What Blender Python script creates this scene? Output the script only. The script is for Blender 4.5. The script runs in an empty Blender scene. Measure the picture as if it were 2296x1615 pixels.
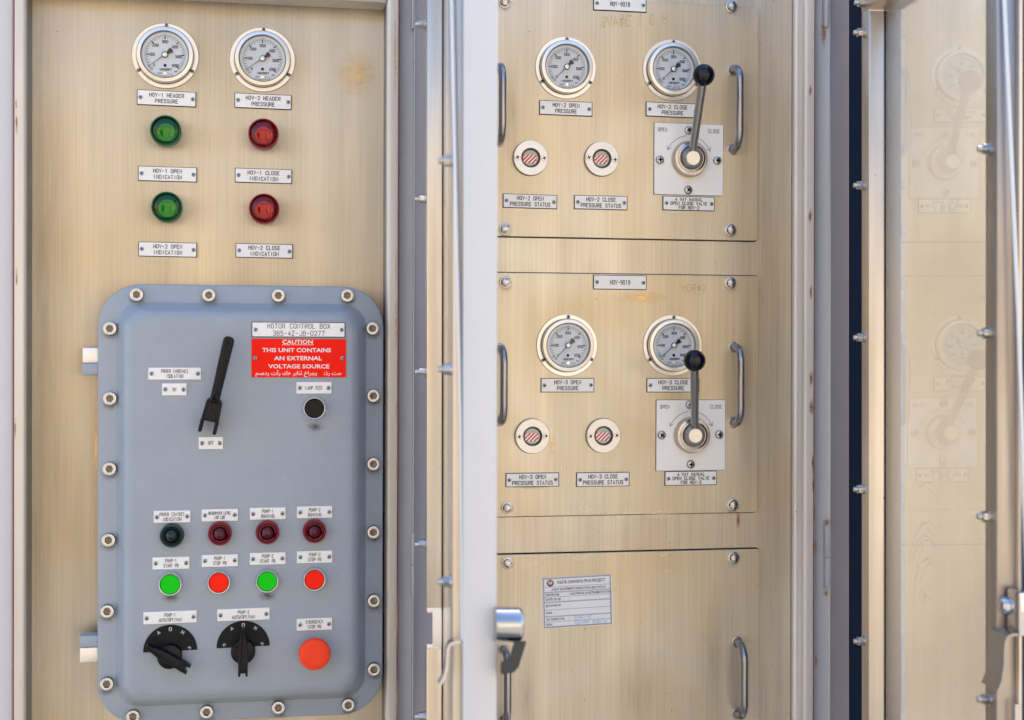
import bpy, bmesh, math, random
from mathutils import Vector, Matrix
random.seed(7)
R = math.radians
sc = bpy.context.scene
C = sc.collection

# ------------------------------------------------------------------ camera, world, sun, exposure
FL = 3083.0                       # focal length in survey units (frame is 2296 x 1615 of them)
DIST, CZ = 1.9, 1.35              # camera distance from the panel plane (y = 0) and its height
YAW = math.atan((1148 - 590) / FL)
PIT = math.atan((807.5 - 786) / FL)
ROLL = R(0.2)
cam = bpy.data.cameras.new('camera'); co = bpy.data.objects.new('camera', cam); C.objects.link(co)
sc.camera = co
cam.sensor_width = 36; cam.lens = FL / 2296 * 36; cam.clip_end = 2000; cam.clip_start = .05
CR = Matrix.Rotation(-YAW, 3, 'Z') @ Matrix.Rotation(R(90) - PIT, 3, 'X') @ Matrix.Rotation(ROLL, 3, 'Z')
CP = Vector((0, -DIST, CZ))
co.matrix_world = Matrix.Translation(CP) @ CR.to_4x4()
cam.dof.use_dof = True; cam.dof.focus_distance = 1.9; cam.dof.aperture_fstop = 5.6

SUN = Vector((.30, .62, .72)).normalized()
w = bpy.data.worlds.new('World'); sc.world = w; w.use_nodes = True
nt = w.node_tree; bg = nt.nodes['Background']
sky = nt.nodes.new('ShaderNodeTexSky'); sky.sky_type = 'NISHITA'; sky.sun_disc = False
sky.sun_elevation = math.asin(SUN.z); sky.sun_rotation = math.atan2(SUN.x, SUN.y)
sky.dust_density = 1.5
nt.links.new(sky.outputs[0], bg.inputs[0]); bg.inputs[1].default_value = 0.15
sl = bpy.data.lights.new('sun', 'SUN'); sl.energy = 3.6; sl.angle = R(.5); sl.color = (1, .95, .87)
so = bpy.data.objects.new('sun', sl); C.objects.link(so)
so.rotation_euler = SUN.to_track_quat('Z', 'Y').to_euler(); so.location = (0, 3, 6)
sc.view_settings.view_transform = 'Standard'; sc.view_settings.look = 'None'
sc.view_settings.gamma = 1; sc.view_settings.exposure = 1.98
sc.cycles.max_bounces = 8; sc.cycles.transparent_max_bounces = 12

# ------------------------------------------------------------------ surveying: where a sight line meets a real plane
def ray(px, py):
    return CR @ Vector(((px - 1148) / FL, -(py - 807.5) / FL, -1))
def at(px, py, y=0.0):
    d = ray(px, py); t = (y - CP.y) / d.y
    return CP + d * t
def meet(px, py, p0, n):
    d = ray(px, py); t = (Vector(p0) - CP).dot(n) / d.dot(n)
    return CP + d * t

# ------------------------------------------------------------------ mesh building
class MB:
    """collects shapes in local axes: x right, z up, -y towards the viewer (heights h are towards the viewer)"""
    def __init__(s): s.v = []; s.f = []; s.m = []; s.ci = 0; s.off = Vector((0, 0, 0)); s.ln = 0
    def add(s, vs, fs):
        b = len(s.v); s.v += [Vector(v) + s.off for v in vs]
        s.f += [tuple(i + b for i in f) for f in fs]; s.m += [s.ci] * len(fs)
    def slot(s, i): s.ci = i; return s
    def loops(s, ls, cap0=False, cap1=True):
        n = len(ls[0]); vs = [p for l in ls for p in l]; fs = []
        for k in range(len(ls) - 1):
            for i in range(n):
                j = (i + 1) % n
                fs.append((k * n + i, k * n + j, (k + 1) * n + j, (k + 1) * n + i))
        if cap0: fs.append(tuple(range(n))[::-1])
        if cap1: fs.append(tuple(range((len(ls) - 1) * n, len(ls) * n)))
        s.add(vs, fs)
    def lathe(s, prof, n=32, c=(0, 0), cap0=False, cap1=True, sx=1):
        s.loops([[(c[0] + r * math.cos(2 * math.pi * i / n) * sx, -h, c[1] + r * math.sin(2 * math.pi * i / n)) for i in range(n)] for r, h in prof], cap0, cap1)
    def box(s, x0, x1, y0, y1, z0, z1, bev=0):
        if bev <= 0:
            vs = [(x, y, z) for x in (x0, x1) for y in (y0, y1) for z in (z0, z1)]
            s.add(vs, [(0, 1, 3, 2), (4, 6, 7, 5), (0, 4, 5, 1), (2, 3, 7, 6), (0, 2, 6, 4), (1, 5, 7, 3)]); return
        bm = bmesh.new(); bmesh.ops.create_cube(bm, size=1)
        for v in bm.verts: v.co = Vector(((x0 + x1) / 2 + v.co.x * (x1 - x0), (y0 + y1) / 2 + v.co.y * (y1 - y0), (z0 + z1) / 2 + v.co.z * (z1 - z0)))
        bmesh.ops.bevel(bm, geom=bm.edges[:], offset=bev, segments=2, profile=.5, affect='EDGES')
        bm.verts.index_update(); s.add([v.co.copy() for v in bm.verts], [[v.index for v in f.verts] for f in bm.faces]); bm.free()
    def slab(s, outline, h0, h1, bev=0):
        """outline = list of (x,z); raised from h0 to h1 with a chamfer"""
        n = len(outline); cx = sum(p[0] for p in outline) / n; cz = sum(p[1] for p in outline) / n
        def lp(h, k):
            out = []
            for i in range(n):
                a, p, b = outline[i - 1], outline[i], outline[(i + 1) % n]
                t = Vector((b[0] - a[0], b[1] - a[1])); t = t.normalized() if t.length else Vector((1, 0))
                out.append((p[0] - t.y * k, -h, p[1] + t.x * k))
            return out
        if bev: s.loops([lp(h0, 0), lp(h1 - bev, 0), lp(h1 - bev * .3, bev * .3), lp(h1, bev), lp(h1, bev * 1.6)])
        else: s.loops([lp(h0, 0), lp(h1, 0)])
    def prism(s, poly, z0, z1, lean=(0, 0)):
        """plan polygon of (x,y) raised from z0 to z1; lean = dx,dy per metre of height below mid height"""
        def lp(z): return [(p[0] - (z - CZ) * lean[0], p[1] - (z - CZ) * lean[1], z) for p in poly]
        s.loops([lp(z0), lp(z1)], True, True)
    def tube(s, pts, r, n=14, caps=True):
        pts = [Vector(p) for p in pts]; ls = []
        up = Vector((0, 0, 1))
        for i, p in enumerate(pts):
            t = (pts[min(i + 1, len(pts) - 1)] - pts[max(i - 1, 0)]).normalized()
            if i == 0:
                a = t.orthogonal().normalized()
            else:
                a = (a - t * a.dot(t)).normalized()
            b = t.cross(a); rr = r[i] if isinstance(r, (list, tuple)) else r
            ls.append([p + a * rr * math.cos(2 * math.pi * k / n) + b * rr * math.sin(2 * math.pi * k / n) for k in range(n)])
        s.loops(ls, caps, caps)
    def stroke(s, pts, wd, h, closed=False):
        """flat mitred ribbon of width wd at height h, pts = (x,z)"""
        P = [Vector(p) for p in pts]; n = len(P)
        if closed: P2 = P
        s.ln += 1; h = h + .00002 * (s.ln % 5)
        L, Rr = [], []
        for i in range(n):
            if closed: a, b = P[i - 1], P[(i + 1) % n]
            else: a, b = P[max(i - 1, 0)], P[min(i + 1, n - 1)]
            d0 = (P[i] - a); d1 = (b - P[i])
            d0 = d0.normalized() if d0.length > 1e-9 else d1.normalized()
            d1 = d1.normalized() if d1.length > 1e-9 else d0
            t = (d0 + d1); t = t.normalized() if t.length > 1e-6 else d0
            nn = Vector((-t.y, t.x)); k = 1 / max(.5, nn.dot(Vector((-d0.y, d0.x))))
            q = P[i]
            if not closed and i == 0: q = q - d1 * wd * .4
            if not closed and i == n - 1: q = q + d0 * wd * .4
            L.append(q + nn * wd / 2 * k); Rr.append(q - nn * wd / 2 * k)
        vs = [(p.x, -h, p.y) for p in L] + [(p.x, -h, p.y) for p in Rr]
        m = n if closed else n - 1
        s.add(vs, [(i, n + i, n + (i + 1) % n, (i + 1) % n) for i in range(m)])
    def text(s, txt, cx, cz, pitch, hgt, wd, h, rot=0.0, wide=.64):
        n = len(txt); x = cx - (n - 1) / 2 * pitch; sx = pitch * wide / 4; sz = hgt / 6
        ca, sa = math.cos(rot), math.sin(rot)
        for ch in txt:
            for pl in GLY.get(ch, []):
                q = [((gx - 2) * sx + x - cx, (gz - 3) * sz) for gx, gz in pl]
                s.stroke([(cx + a * ca - b * sa, cz + a * sa + b * ca) for a, b in q], wd, h)
            x += pitch
    def build(s, name, mats, parent=None, loc=None, rot=None, smooth=40):
        if not isinstance(mats, (list, tuple)): mats = [mats]
        me = bpy.data.meshes.new(name); me.from_pydata([tuple(v) for v in s.v], [], s.f)
        for m in mats: me.materials.append(m)
        me.polygons.foreach_set('material_index', s.m)
        bm = bmesh.new(); bm.from_mesh(me); bmesh.ops.recalc_face_normals(bm, faces=bm.faces); bm.to_mesh(me); bm.free()
        if smooth: me.shade_smooth(); me.set_sharp_from_angle(angle=R(smooth))
        me.update()
        return link(name, me, parent, loc, rot)
    def flat(s, name, mats, parent=None, loc=None, rot=None):
        """for ribbons and lettering: keep normals towards the viewer"""
        if not isinstance(mats, (list, tuple)): mats = [mats]
        me = bpy.data.meshes.new(name); me.from_pydata([tuple(v) for v in s.v], [], s.f)
        for m in mats: me.materials.append(m)
        me.polygons.foreach_set('material_index', s.m)
        bm = bmesh.new(); bm.from_mesh(me)
        bm.normal_update()
        bmesh.ops.reverse_faces(bm, faces=[f for f in bm.faces if f.normal.y > 0]); bm.to_mesh(me); bm.free()
        return link(name, me, parent, loc, rot)

def link(name, me, parent=None, loc=None, rot=None):
    o = bpy.data.objects.new(name, me); C.objects.link(o)
    if parent is not None: o.parent = parent
    if loc is not None: o.location = loc
    if rot is not None: o.rotation_euler = rot
    return o
def tag(o, label=None, cat=None, group=None, kind=None):
    if label: o['label'] = label
    if cat: o['category'] = cat
    if group: o['group'] = group
    if kind: o['kind'] = kind
    return o
def thing(name, label, cat, loc=(0, 0, 0), rot=None, group=None):
    o = bpy.data.objects.new(name, None); C.objects.link(o); o.location = loc; o.empty_display_size = .01
    if rot is not None: o.rotation_euler = rot
    return tag(o, label, cat, group)
def share(o, parent, loc=(0, 0, 0), rot=(0, 0, 0), kids=True):
    c = o.copy(); C.objects.link(c); c.parent = parent; c.location = loc; c.rotation_euler = rot
    if kids:
        for k in list(o.children):
            q = k.copy(); C.objects.link(q); q.parent = c
    return c

# single-stroke engraving alphabet on a 4 x 6 grid
def _g(s): return [[(float(a), float(b)) for a, b in (p.split(',') for p in pl.split())] for pl in s.split('|')]
GLY = {k: _g(v) for k, v in {
 'A': '0,0 2,6 4,0|.7,2 3.3,2', 'B': '0,0 0,6 2.8,6 3.7,5.2 3.7,3.9 2.8,3.2 0,3.2|2.8,3.2 4,2.4 4,.8 3,0 0,0',
 'C': '4,4.7 3.2,6 .9,6 0,5 0,1 .9,0 3.2,0 4,1.3', 'D': '0,0 0,6 2.7,6 4,4.7 4,1.3 2.7,0 0,0',
 'E': '4,0 0,0 0,6 4,6|0,3.1 3.2,3.1', 'F': '0,0 0,6 4,6|0,3.1 3.2,3.1',
 'G': '4,4.8 3.2,6 .9,6 0,5 0,1 .9,0 3.2,0 4,1 4,2.7 2.4,2.7', 'H': '0,0 0,6|4,0 4,6|0,3.1 4,3.1',
 'I': '2,0 2,6', 'J': '4,6 4,1 3,0 1,0 0,1.2', 'K': '0,0 0,6|4,6 0,2.4|1.4,3.6 4,0', 'L': '0,6 0,0 3.8,0',
 'M': '0,0 0,6 2,2.2 4,6 4,0', 'N': '0,0 0,6 4,0 4,6', 'O': '.9,0 0,1 0,5 .9,6 3.1,6 4,5 4,1 3.1,0 .9,0',
 'P': '0,0 0,6 3,6 4,5.2 4,3.5 3,2.7 0,2.7', 'Q': '.9,0 0,1 0,5 .9,6 3.1,6 4,5 4,1 3.1,0 .9,0|2.4,1.6 4.2,-.4',
 'R': '0,0 0,6 3,6 4,5.2 4,3.7 3,2.9 0,2.9|2.2,2.9 4,0', 'S': '4,4.9 3.1,6 .9,6 0,5.1 0,4 .9,3.2 3.1,2.8 4,2 4,.9 3.1,0 .9,0 0,1.1',
 'T': '2,0 2,6|0,6 4,6', 'U': '0,6 0,1 .9,0 3.1,0 4,1 4,6', 'V': '0,6 2,0 4,6', 'W': '0,6 1,0 2,4 3,0 4,6',
 'X': '0,0 4,6|0,6 4,0', 'Y': '0,6 2,3 4,6|2,3 2,0', 'Z': '0,6 4,6 0,0 4,0',
 '0': '.9,0 0,1 0,5 .9,6 3.1,6 4,5 4,1 3.1,0 .9,0', '1': '.8,4.8 2.3,6 2.3,0', '2': '0,4.9 .9,6 3.1,6 4,5 4,3.8 0,0 4,0',
 '3': '0,5.2 .9,6 3.1,6 4,5.2 4,4 3,3.2 1.6,3.2|3,3.2 4,2.3 4,.9 3.1,0 .9,0 0,.8', '4': '3,0 3,6 0,1.8 4,1.8',
 '5': '3.8,6 .4,6 .1,3.3 1,3.8 3.1,3.8 4,2.9 4,1 3.1,0 .9,0 0,.9', '6': '3.6,5.6 2.8,6 1,5.6 0,4 0,1 .9,0 3.1,0 4,1 4,2.5 3.1,3.5 .9,3.5 0,2.6',
 '7': '0,6 4,6 1.4,0', '8': '1,3.2 .2,4 .2,5.2 1,6 3,6 3.8,5.2 3.8,4 3,3.2 1,3.2|1,3.2 0,2.4 0,.9 .9,0 3.1,0 4,.9 4,2.4 3,3.2',
 '9': '.4,.4 1.2,0 3,.4 4,2 4,5 3.1,6 .9,6 0,5 0,3.5 .9,2.5 3.1,2.5 4,3.4', '-': '.4,3 3.6,3', '(': '3,7 1.6,5 1.6,1 3,-1',
 ')': '1,7 2.4,5 2.4,1 1,-1', '/': '0,-.5 4,6.5', ':': '2,4.4 2,4.0|2,1.6 2,1.2', '.': '2,.3 2,0', '#': '1,0 1.8,6|2.6,0 3.4,6|0,2 4,2|0,4 4,4',
 'p': '0,-2 0,4 3,4 4,3 4,1 3,0 0,0', 's': '3.6,3.4 3,4 1,4 .3,3.1 3.6,1 3,0 1,0 .2,.7', 'i': '2,0 2,4|2,5.2 2,5.8', 'l': '2,0 2,6'}.items()}

def font_text(txt, size, ext_bold=0.0, xs=1.0, spacing=1.0, align='CENTER'):
    """flat print in the application's own sans face; returns verts (x,z) and faces"""
    cu = bpy.data.curves.new('t', 'FONT'); cu.body = txt; cu.size = size; cu.align_x = align; cu.offset = ext_bold
    cu.space_character = spacing; cu.resolution_u = 2
    o = bpy.data.objects.new('t', cu); C.objects.link(o); bpy.context.view_layer.update()
    me = bpy.data.meshes.new_from_object(o.evaluated_get(bpy.context.evaluated_depsgraph_get()))
    vs = [(v.co.x * xs, v.co.y) for v in me.vertices]; fs = [tuple(p.vertices) for p in me.polygons]
    bpy.data.objects.remove(o); bpy.data.curves.remove(cu); bpy.data.meshes.remove(me)
    return vs, fs
def put_font(mb, txt, x, z, size, h, bold=0.0, xs=1.0, rot=0.0, align='CENTER', fit=None):
    vs, fs = font_text(txt, size, bold, xs, 1.0, align)
    if not vs: return
    if fit:
        wd = max(v[0] for v in vs) - min(v[0] for v in vs); k = fit / wd; vs = [(a * k, b) for a, b in vs]
    ca, sa = math.cos(rot), math.sin(rot)
    mb.add([(x + a * ca - b * sa, -h, z + a * sa + b * ca) for a, b in vs], fs)

# ------------------------------------------------------------------ materials
def mat(name, col, rough=.5, metal=0, coat=0, bump=0, bscale=300, var=0, vscale=8, spec=.5, coat_rough=.05):
    m = bpy.data.materials.new(name); m.use_nodes = True; nt = m.node_tree; b = nt.nodes['Principled BSDF']
    b.inputs['Base Color'].default_value = (*col, 1); b.inputs['Roughness'].default_value = rough
    b.inputs['Metallic'].default_value = metal; b.inputs['Coat Weight'].default_value = coat
    b.inputs['Coat Roughness'].default_value = coat_rough; b.inputs['Specular IOR Level'].default_value = spec
    if bump or var:
        g = nt.nodes.new('ShaderNodeNewGeometry')
    if bump:
        n = nt.nodes.new('ShaderNodeTexNoise'); n.inputs['Scale'].default_value = bscale; n.inputs['Detail'].default_value = 3
        nt.links.new(g.outputs['Position'], n.inputs['Vector'])
        bp = nt.nodes.new('ShaderNodeBump'); bp.inputs['Strength'].default_value = bump; bp.inputs['Distance'].default_value = .001
        nt.links.new(n.outputs[0], bp.inputs['Height']); nt.links.new(bp.outputs[0], b.inputs['Normal'])
    if var:
        n = nt.nodes.new('ShaderNodeTexNoise'); n.inputs['Scale'].default_value = vscale; n.inputs['Detail'].default_value = 6
        nt.links.new(g.outputs['Position'], n.inputs['Vector'])
        mx = nt.nodes.new('ShaderNodeMix'); mx.data_type = 'RGBA'
        mx.inputs['A'].default_value = (*[c * (1 - var) for c in col], 1); mx.inputs['B'].default_value = (*[min(1, c * (1 + var)) for c in col], 1)
        nt.links.new(n.outputs[0], mx.inputs['Factor']); nt.links.new(mx.outputs['Result'], b.inputs['Base Color'])
    return m

def steel(name, tan=(1, 0, 0), a=(.78, .71, .62), b=(.72, .60, .46), rough=.42, aniso=.75, fine=330, wide=38, zs=.012, patch=5.0, contrast=.10, bump=.25, metal=1.0):
    """brushed stainless: grain along z, tarnish in soft patches"""
    m = bpy.data.materials.new(name); m.use_nodes = True; nt = m.node_tree; N = nt.nodes; L = nt.links; p = N['Principled BSDF']
    p.inputs['Metallic'].default_value = metal; p.inputs['Anisotropic'].default_value = aniso
    t = N.new('ShaderNodeCombineXYZ')
    for i in range(3): t.inputs[i].default_value = tan[i]
    L.new(t.outputs[0], p.inputs['Tangent'])
    g = N.new('ShaderNodeNewGeometry')
    mp = N.new('ShaderNodeMapping'); mp.inputs['Scale'].default_value = (1, 1, zs); L.new(g.outputs['Position'], mp.inputs['Vector'])
    n1 = N.new('ShaderNodeTexNoise'); n1.inputs['Scale'].default_value = fine; n1.inputs['Detail'].default_value = 4; n1.inputs['Roughness'].default_value = .65
    L.new(mp.outputs[0], n1.inputs['Vector'])
    n2 = N.new('ShaderNodeTexNoise'); n2.inputs['Scale'].default_value = wide; n2.inputs['Detail'].default_value = 4; L.new(mp.outputs[0], n2.inputs['Vector'])
    n3 = N.new('ShaderNodeTexNoise'); n3.inputs['Scale'].default_value = patch; n3.inputs['Detail'].default_value = 5; n3.inputs['Distortion'].default_value = .6
    L.new(g.outputs['Position'], n3.inputs['Vector'])
    rp = N.new('ShaderNodeMapRange'); rp.inputs['From Min'].default_value = .35; rp.inputs['From Max'].default_value = .68; L.new(n3.outputs[0], rp.inputs['Value'])
    mx = N.new('ShaderNodeMix'); mx.data_type = 'RGBA'; mx.inputs['A'].default_value = (*a, 1); mx.inputs['B'].default_value = (*b, 1)
    L.new(rp.outputs[0], mx.inputs['Factor'])
    ad = N.new('ShaderNodeMath'); ad.operation = 'MULTIPLY_ADD'; ad.inputs[1].default_value = .55; L.new(n2.outputs[0], ad.inputs[0]); L.new(n1.outputs[0], ad.inputs[2])
    mr = N.new('ShaderNodeMapRange'); mr.inputs['From Min'].default_value = .52; mr.inputs['From Max'].default_value = 1.03
    mr.inputs['To Min'].default_value = 1 - contrast; mr.inputs['To Max'].default_value = 1 + contrast * .6; L.new(ad.outputs[0], mr.inputs['Value'])
    n4 = N.new('ShaderNodeTexNoise'); n4.inputs['Scale'].default_value = 9; n4.inputs['Detail'].default_value = 3
    mp4 = N.new('ShaderNodeMapping'); mp4.inputs['Scale'].default_value = (1, 1, .16); L.new(g.outputs['Position'], mp4.inputs['Vector']); L.new(mp4.outputs[0], n4.inputs['Vector'])
    m4 = N.new('ShaderNodeMapRange'); m4.inputs['From Min'].default_value = .3; m4.inputs['From Max'].default_value = .7; m4.inputs['To Min'].default_value = .80; m4.inputs['To Max'].default_value = 1.12; L.new(n4.outputs[0], m4.inputs['Value'])
    mm = N.new('ShaderNodeMath'); mm.operation = 'MULTIPLY'; L.new(mr.outputs[0], mm.inputs[0]); L.new(m4.outputs[0], mm.inputs[1]); mr = mm
    n5 = N.new('ShaderNodeTexNoise'); n5.inputs['Scale'].default_value = 210; n5.inputs['Detail'].default_value = 1; L.new(g.outputs['Position'], n5.inputs['Vector'])
    m5 = N.new('ShaderNodeMapRange'); m5.inputs['From Min'].default_value = .785; m5.inputs['From Max'].default_value = .83; m5.inputs['To Min'].default_value = 1; m5.inputs['To Max'].default_value = .35; L.new(n5.outputs[0], m5.inputs['Value'])
    m6 = N.new('ShaderNodeMath'); m6.operation = 'MULTIPLY'; L.new(mr.outputs[0], m6.inputs[0]); L.new(m5.outputs[0], m6.inputs[1]); mr = m6
    vm = N.new('ShaderNodeVectorMath'); vm.operation = 'SCALE'; L.new(mx.outputs['Result'], vm.inputs[0]); L.new(mr.outputs[0], vm.inputs['Scale'])
    L.new(vm.outputs[0], p.inputs['Base Color'])
    rr = N.new('ShaderNodeMapRange'); rr.inputs['From Min'].default_value = .3; rr.inputs['From Max'].default_value = .7
    rr.inputs['To Min'].default_value = rough - .05; rr.inputs['To Max'].default_value = rough + .07; L.new(n3.outputs[0], rr.inputs['Value'])
    L.new(rr.outputs[0], p.inputs['Roughness'])
    if bump:
        bp = N.new('ShaderNodeBump'); bp.inputs['Strength'].default_value = bump; bp.inputs['Distance'].default_value = .0002
        L.new(n1.outputs[0], bp.inputs['Height']); L.new(bp.outputs[0], p.inputs['Normal'])
    return m

def clear(name, tint=(1, 1, 1), ior=1.45, rough=.0, refl=(1, 1, 1), film=0, filmcol=(.8, .76, .68), smear=0):
    """a pane: what lies behind shows through, the surface mirrors by its own Fresnel"""
    m = bpy.data.materials.new(name); m.use_nodes = True; nt = m.node_tree; N = nt.nodes; L = nt.links
    for n in list(N):
        if n.type != 'OUTPUT_MATERIAL': N.remove(n)
    tr = N.new('ShaderNodeBsdfTransparent'); tr.inputs[0].default_value = (*tint, 1)
    gl = N.new('ShaderNodeBsdfGlossy'); gl.inputs['Roughness'].default_value = rough; gl.inputs['Color'].default_value = (*refl, 1)
    fr = N.new('ShaderNodeFresnel'); fr.inputs[0].default_value = ior
    ge = N.new('ShaderNodeNewGeometry'); inv = N.new('ShaderNodeMath'); inv.operation = 'SUBTRACT'; inv.inputs[0].default_value = 1; L.new(ge.outputs['Backfacing'], inv.inputs[1])
    fx = N.new('ShaderNodeMath'); fx.operation = 'MULTIPLY'; L.new(fr.outputs[0], fx.inputs[0]); L.new(inv.outputs[0], fx.inputs[1])   # only the entering face mirrors
    mx = N.new('ShaderNodeMixShader'); L.new(fx.outputs[0], mx.inputs[0]); L.new(tr.outputs[0], mx.inputs[1]); L.new(gl.outputs[0], mx.inputs[2])
    last = mx
    if smear:                                    # upright wiping scratches spread a reflection sideways
        an = N.new('ShaderNodeBsdfAnisotropic'); an.inputs['Roughness'].default_value = .30; an.inputs['Anisotropy'].default_value = .85; an.inputs[0].default_value = (1, 1, 1, 1)
        tg = N.new('ShaderNodeCombineXYZ'); tg.inputs[1].default_value = 1; L.new(tg.outputs[0], an.inputs['Tangent'])
        m3 = N.new('ShaderNodeMixShader'); m3.inputs[0].default_value = smear; L.new(mx.outputs[0], m3.inputs[1]); L.new(an.outputs[0], m3.inputs[2]); last = mx = m3
    if film:
        df = N.new('ShaderNodeBsdfDiffuse'); df.inputs[0].default_value = (*filmcol, 1)
        g = N.new('ShaderNodeNewGeometry'); n_ = N.new('ShaderNodeTexNoise'); n_.inputs['Scale'].default_value = 9; n_.inputs['Detail'].default_value = 7; n_.inputs['Distortion'].default_value = 1.5
        L.new(g.outputs['Position'], n_.inputs['Vector'])
        mr = N.new('ShaderNodeMapRange'); mr.inputs['From Min'].default_value = .35; mr.inputs['From Max'].default_value = .65
        mr.inputs['To Min'].default_value = film * .75; mr.inputs['To Max'].default_value = film * 1.2; L.new(n_.outputs[0], mr.inputs['Value'])
        m2 = N.new('ShaderNodeMixShader'); L.new(mr.outputs[0], m2.inputs[0]); L.new(mx.outputs[0], m2.inputs[1]); L.new(df.outputs[0], m2.inputs[2]); last = m2
    L.new(last.outputs[0], [n for n in N if n.type == 'OUTPUT_MATERIAL'][0].inputs[0])
    return m

def stain_mat(name, col, dens=.8, scale=180, lo=.42, hi=.62, sq=2.0, stretch=(1, 1, 1), soft=1.0, metal=0):
    """dried stain or smear: opaque in noisy flecks, thinning out towards its own edge"""
    m = bpy.data.materials.new(name); m.use_nodes = True; nt = m.node_tree; N = nt.nodes; L = nt.links; p = N['Principled BSDF']
    p.inputs['Base Color'].default_value = (*col, 1); p.inputs['Metallic'].default_value = metal; p.inputs['Roughness'].default_value = .45 if metal else .8; p.inputs['Specular IOR Level'].default_value = .1
    tc = N.new('ShaderNodeTexCoord')
    sb = N.new('ShaderNodeVectorMath'); sb.operation = 'SUBTRACT'; sb.inputs[1].default_value = (.5, .5, .5); L.new(tc.outputs['Generated'], sb.inputs[0])
    ml = N.new('ShaderNodeVectorMath'); ml.operation = 'MULTIPLY'; ml.inputs[1].default_value = (2, 0, 2); L.new(sb.outputs[0], ml.inputs[0])
    ln = N.new('ShaderNodeVectorMath'); ln.operation = 'LENGTH'; L.new(ml.outputs[0], ln.inputs[0])
    fo = N.new('ShaderNodeMapRange'); fo.inputs['From Min'].default_value = 1; fo.inputs['From Max'].default_value = 1 - soft * .95; L.new(ln.outputs['Value'], fo.inputs['Value'])
    g = N.new('ShaderNodeNewGeometry'); mp = N.new('ShaderNodeMapping'); mp.inputs['Scale'].default_value = stretch; L.new(g.outputs['Position'], mp.inputs['Vector'])
    n = N.new('ShaderNodeTexNoise'); n.inputs['Scale'].default_value = scale; n.inputs['Detail'].default_value = 6; n.inputs['Roughness'].default_value = .7; L.new(mp.outputs[0], n.inputs['Vector'])
    a1 = N.new('ShaderNodeMath'); a1.operation = 'MULTIPLY_ADD'; a1.inputs[1].default_value = .35; L.new(fo.outputs[0], a1.inputs[0])
    s2 = N.new('ShaderNodeMath'); s2.operation = 'SUBTRACT'; s2.inputs[1].default_value = .2; L.new(n.outputs[0], s2.inputs[0]); L.new(s2.outputs[0], a1.inputs[2])
    th = N.new('ShaderNodeMapRange'); th.inputs['From Min'].default_value = lo; th.inputs['From Max'].default_value = hi; L.new(a1.outputs[0], th.inputs['Value'])
    m1 = N.new('ShaderNodeMath'); m1.operation = 'MULTIPLY'; L.new(th.outputs[0], m1.inputs[0]); L.new(fo.outputs[0], m1.inputs[1])
    m2 = N.new('ShaderNodeMath'); m2.operation = 'MULTIPLY'; m2.inputs[1].default_value = dens; m2.use_clamp = True; L.new(m1.outputs[0], m2.inputs[0])
    L.new(m2.outputs[0], p.inputs['Alpha'])
    return m

M = {}
M['panel'] = steel('brushed_stainless', (1, 0, 0), a=(.60, .58, .53), b=(.68, .585, .43), rough=.42, aniso=.85, contrast=.13, patch=5)
M['panel_left'] = steel('brushed_stainless_tarnished', (1, 0, 0), a=(.53, .51, .47), b=(.62, .53, .385), rough=.46, aniso=.85, patch=4.0, wide=26, contrast=.13)
M['band'] = steel('brushed_stainless_band', (1, 0, 0), a=(.62, .60, .55), b=(.66, .59, .49), rough=.42, aniso=.85, contrast=.18)
M['skin'] = steel('front_skin_stainless', (1, 0, 0), a=(.70, .66, .58), b=(.72, .65, .52), rough=.5, aniso=.85, contrast=.10, patch=4, metal=.85)
M['jamb'] = steel('ground_stainless_edge', (1, 0, 0), a=(.66, .64, .60), b=(.68, .62, .53), rough=.48, aniso=.2, contrast=.08, metal=.5)
M['jamb_r'] = steel('ground_edge_right_frame', (1, 0, 0), a=(.84, .79, .73), b=(.84, .76, .68), rough=.5, aniso=.2, contrast=.08, metal=.2)
M['return'] = steel('dull_return_face', (0, 1, 0), a=(.30, .31, .34), b=(.26, .26, .27), rough=.4, aniso=.3)  # dark reflection on the inner frame faces put into their steel colour
M['jamb_side'] = steel('stainless_frame_side', (0, 1, 0), a=(.66, .62, .60), b=(.62, .56, .50), rough=.36, aniso=.4, contrast=.08)
M['door_sheet'] = steel('brushed_door_sheet', (0, 1, 0), a=(.96, .93, .86), b=(.95, .90, .80), rough=.20, aniso=.8, contrast=.05, bump=.1)
M['satin'] = mat('satin_stainless', (.74, .71, .67), .26, 1, bump=.05, bscale=900)
M['bright'] = mat('turned_stainless', (.72, .70, .67), .34, 1, bump=.06, bscale=1200)
M['blast'] = mat('bead_blasted_stainless', (.84, .80, .74), .5, 1, bump=.3, bscale=1500, var=.04, vscale=90)
M['rod'] = mat('handle_stainless', (.34, .34, .36), .26, 1, bump=.05, bscale=700)
M['dark_steel'] = mat('weathered_steel', (.36, .36, .37), .3, 1)
M['darkhandle'] = mat('worn_zinc_grip', (.035, .04, .045), .4, .3)
M['pale_rod'] = mat('pale_zinc_rod', (.62, .64, .68), .42, .6)
M['bluegap'] = mat('blue_edge_seal', (.02, .05, .085), .5, spec=.2)
M['capface'] = mat('cap_screw_face', (.60, .60, .60), .3, 1)
M['hexwell'] = mat('hex_socket_well', (.22, .20, .17), .45, .7, var=.4, vscale=500)
M['chrome'] = mat('polished_steel', (.58, .58, .60), .14, 1)
M['fastener'] = mat('stainless_fastener', (.52, .51, .50), .26, 1, var=.15, vscale=60)
M['screw'] = mat('small_screw_steel', (.42, .43, .44), .25, 1)
M['recess'] = mat('screw_recess', (.006, .006, .006), .7, spec=.1)
M['black'] = mat('black_plastic', (.003, .004, .006), .25, spec=.22)
M['blackmat'] = mat('black_moulded_plastic', (.004, .005, .007), .36, spec=.22, bump=.15, bscale=900)
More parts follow.
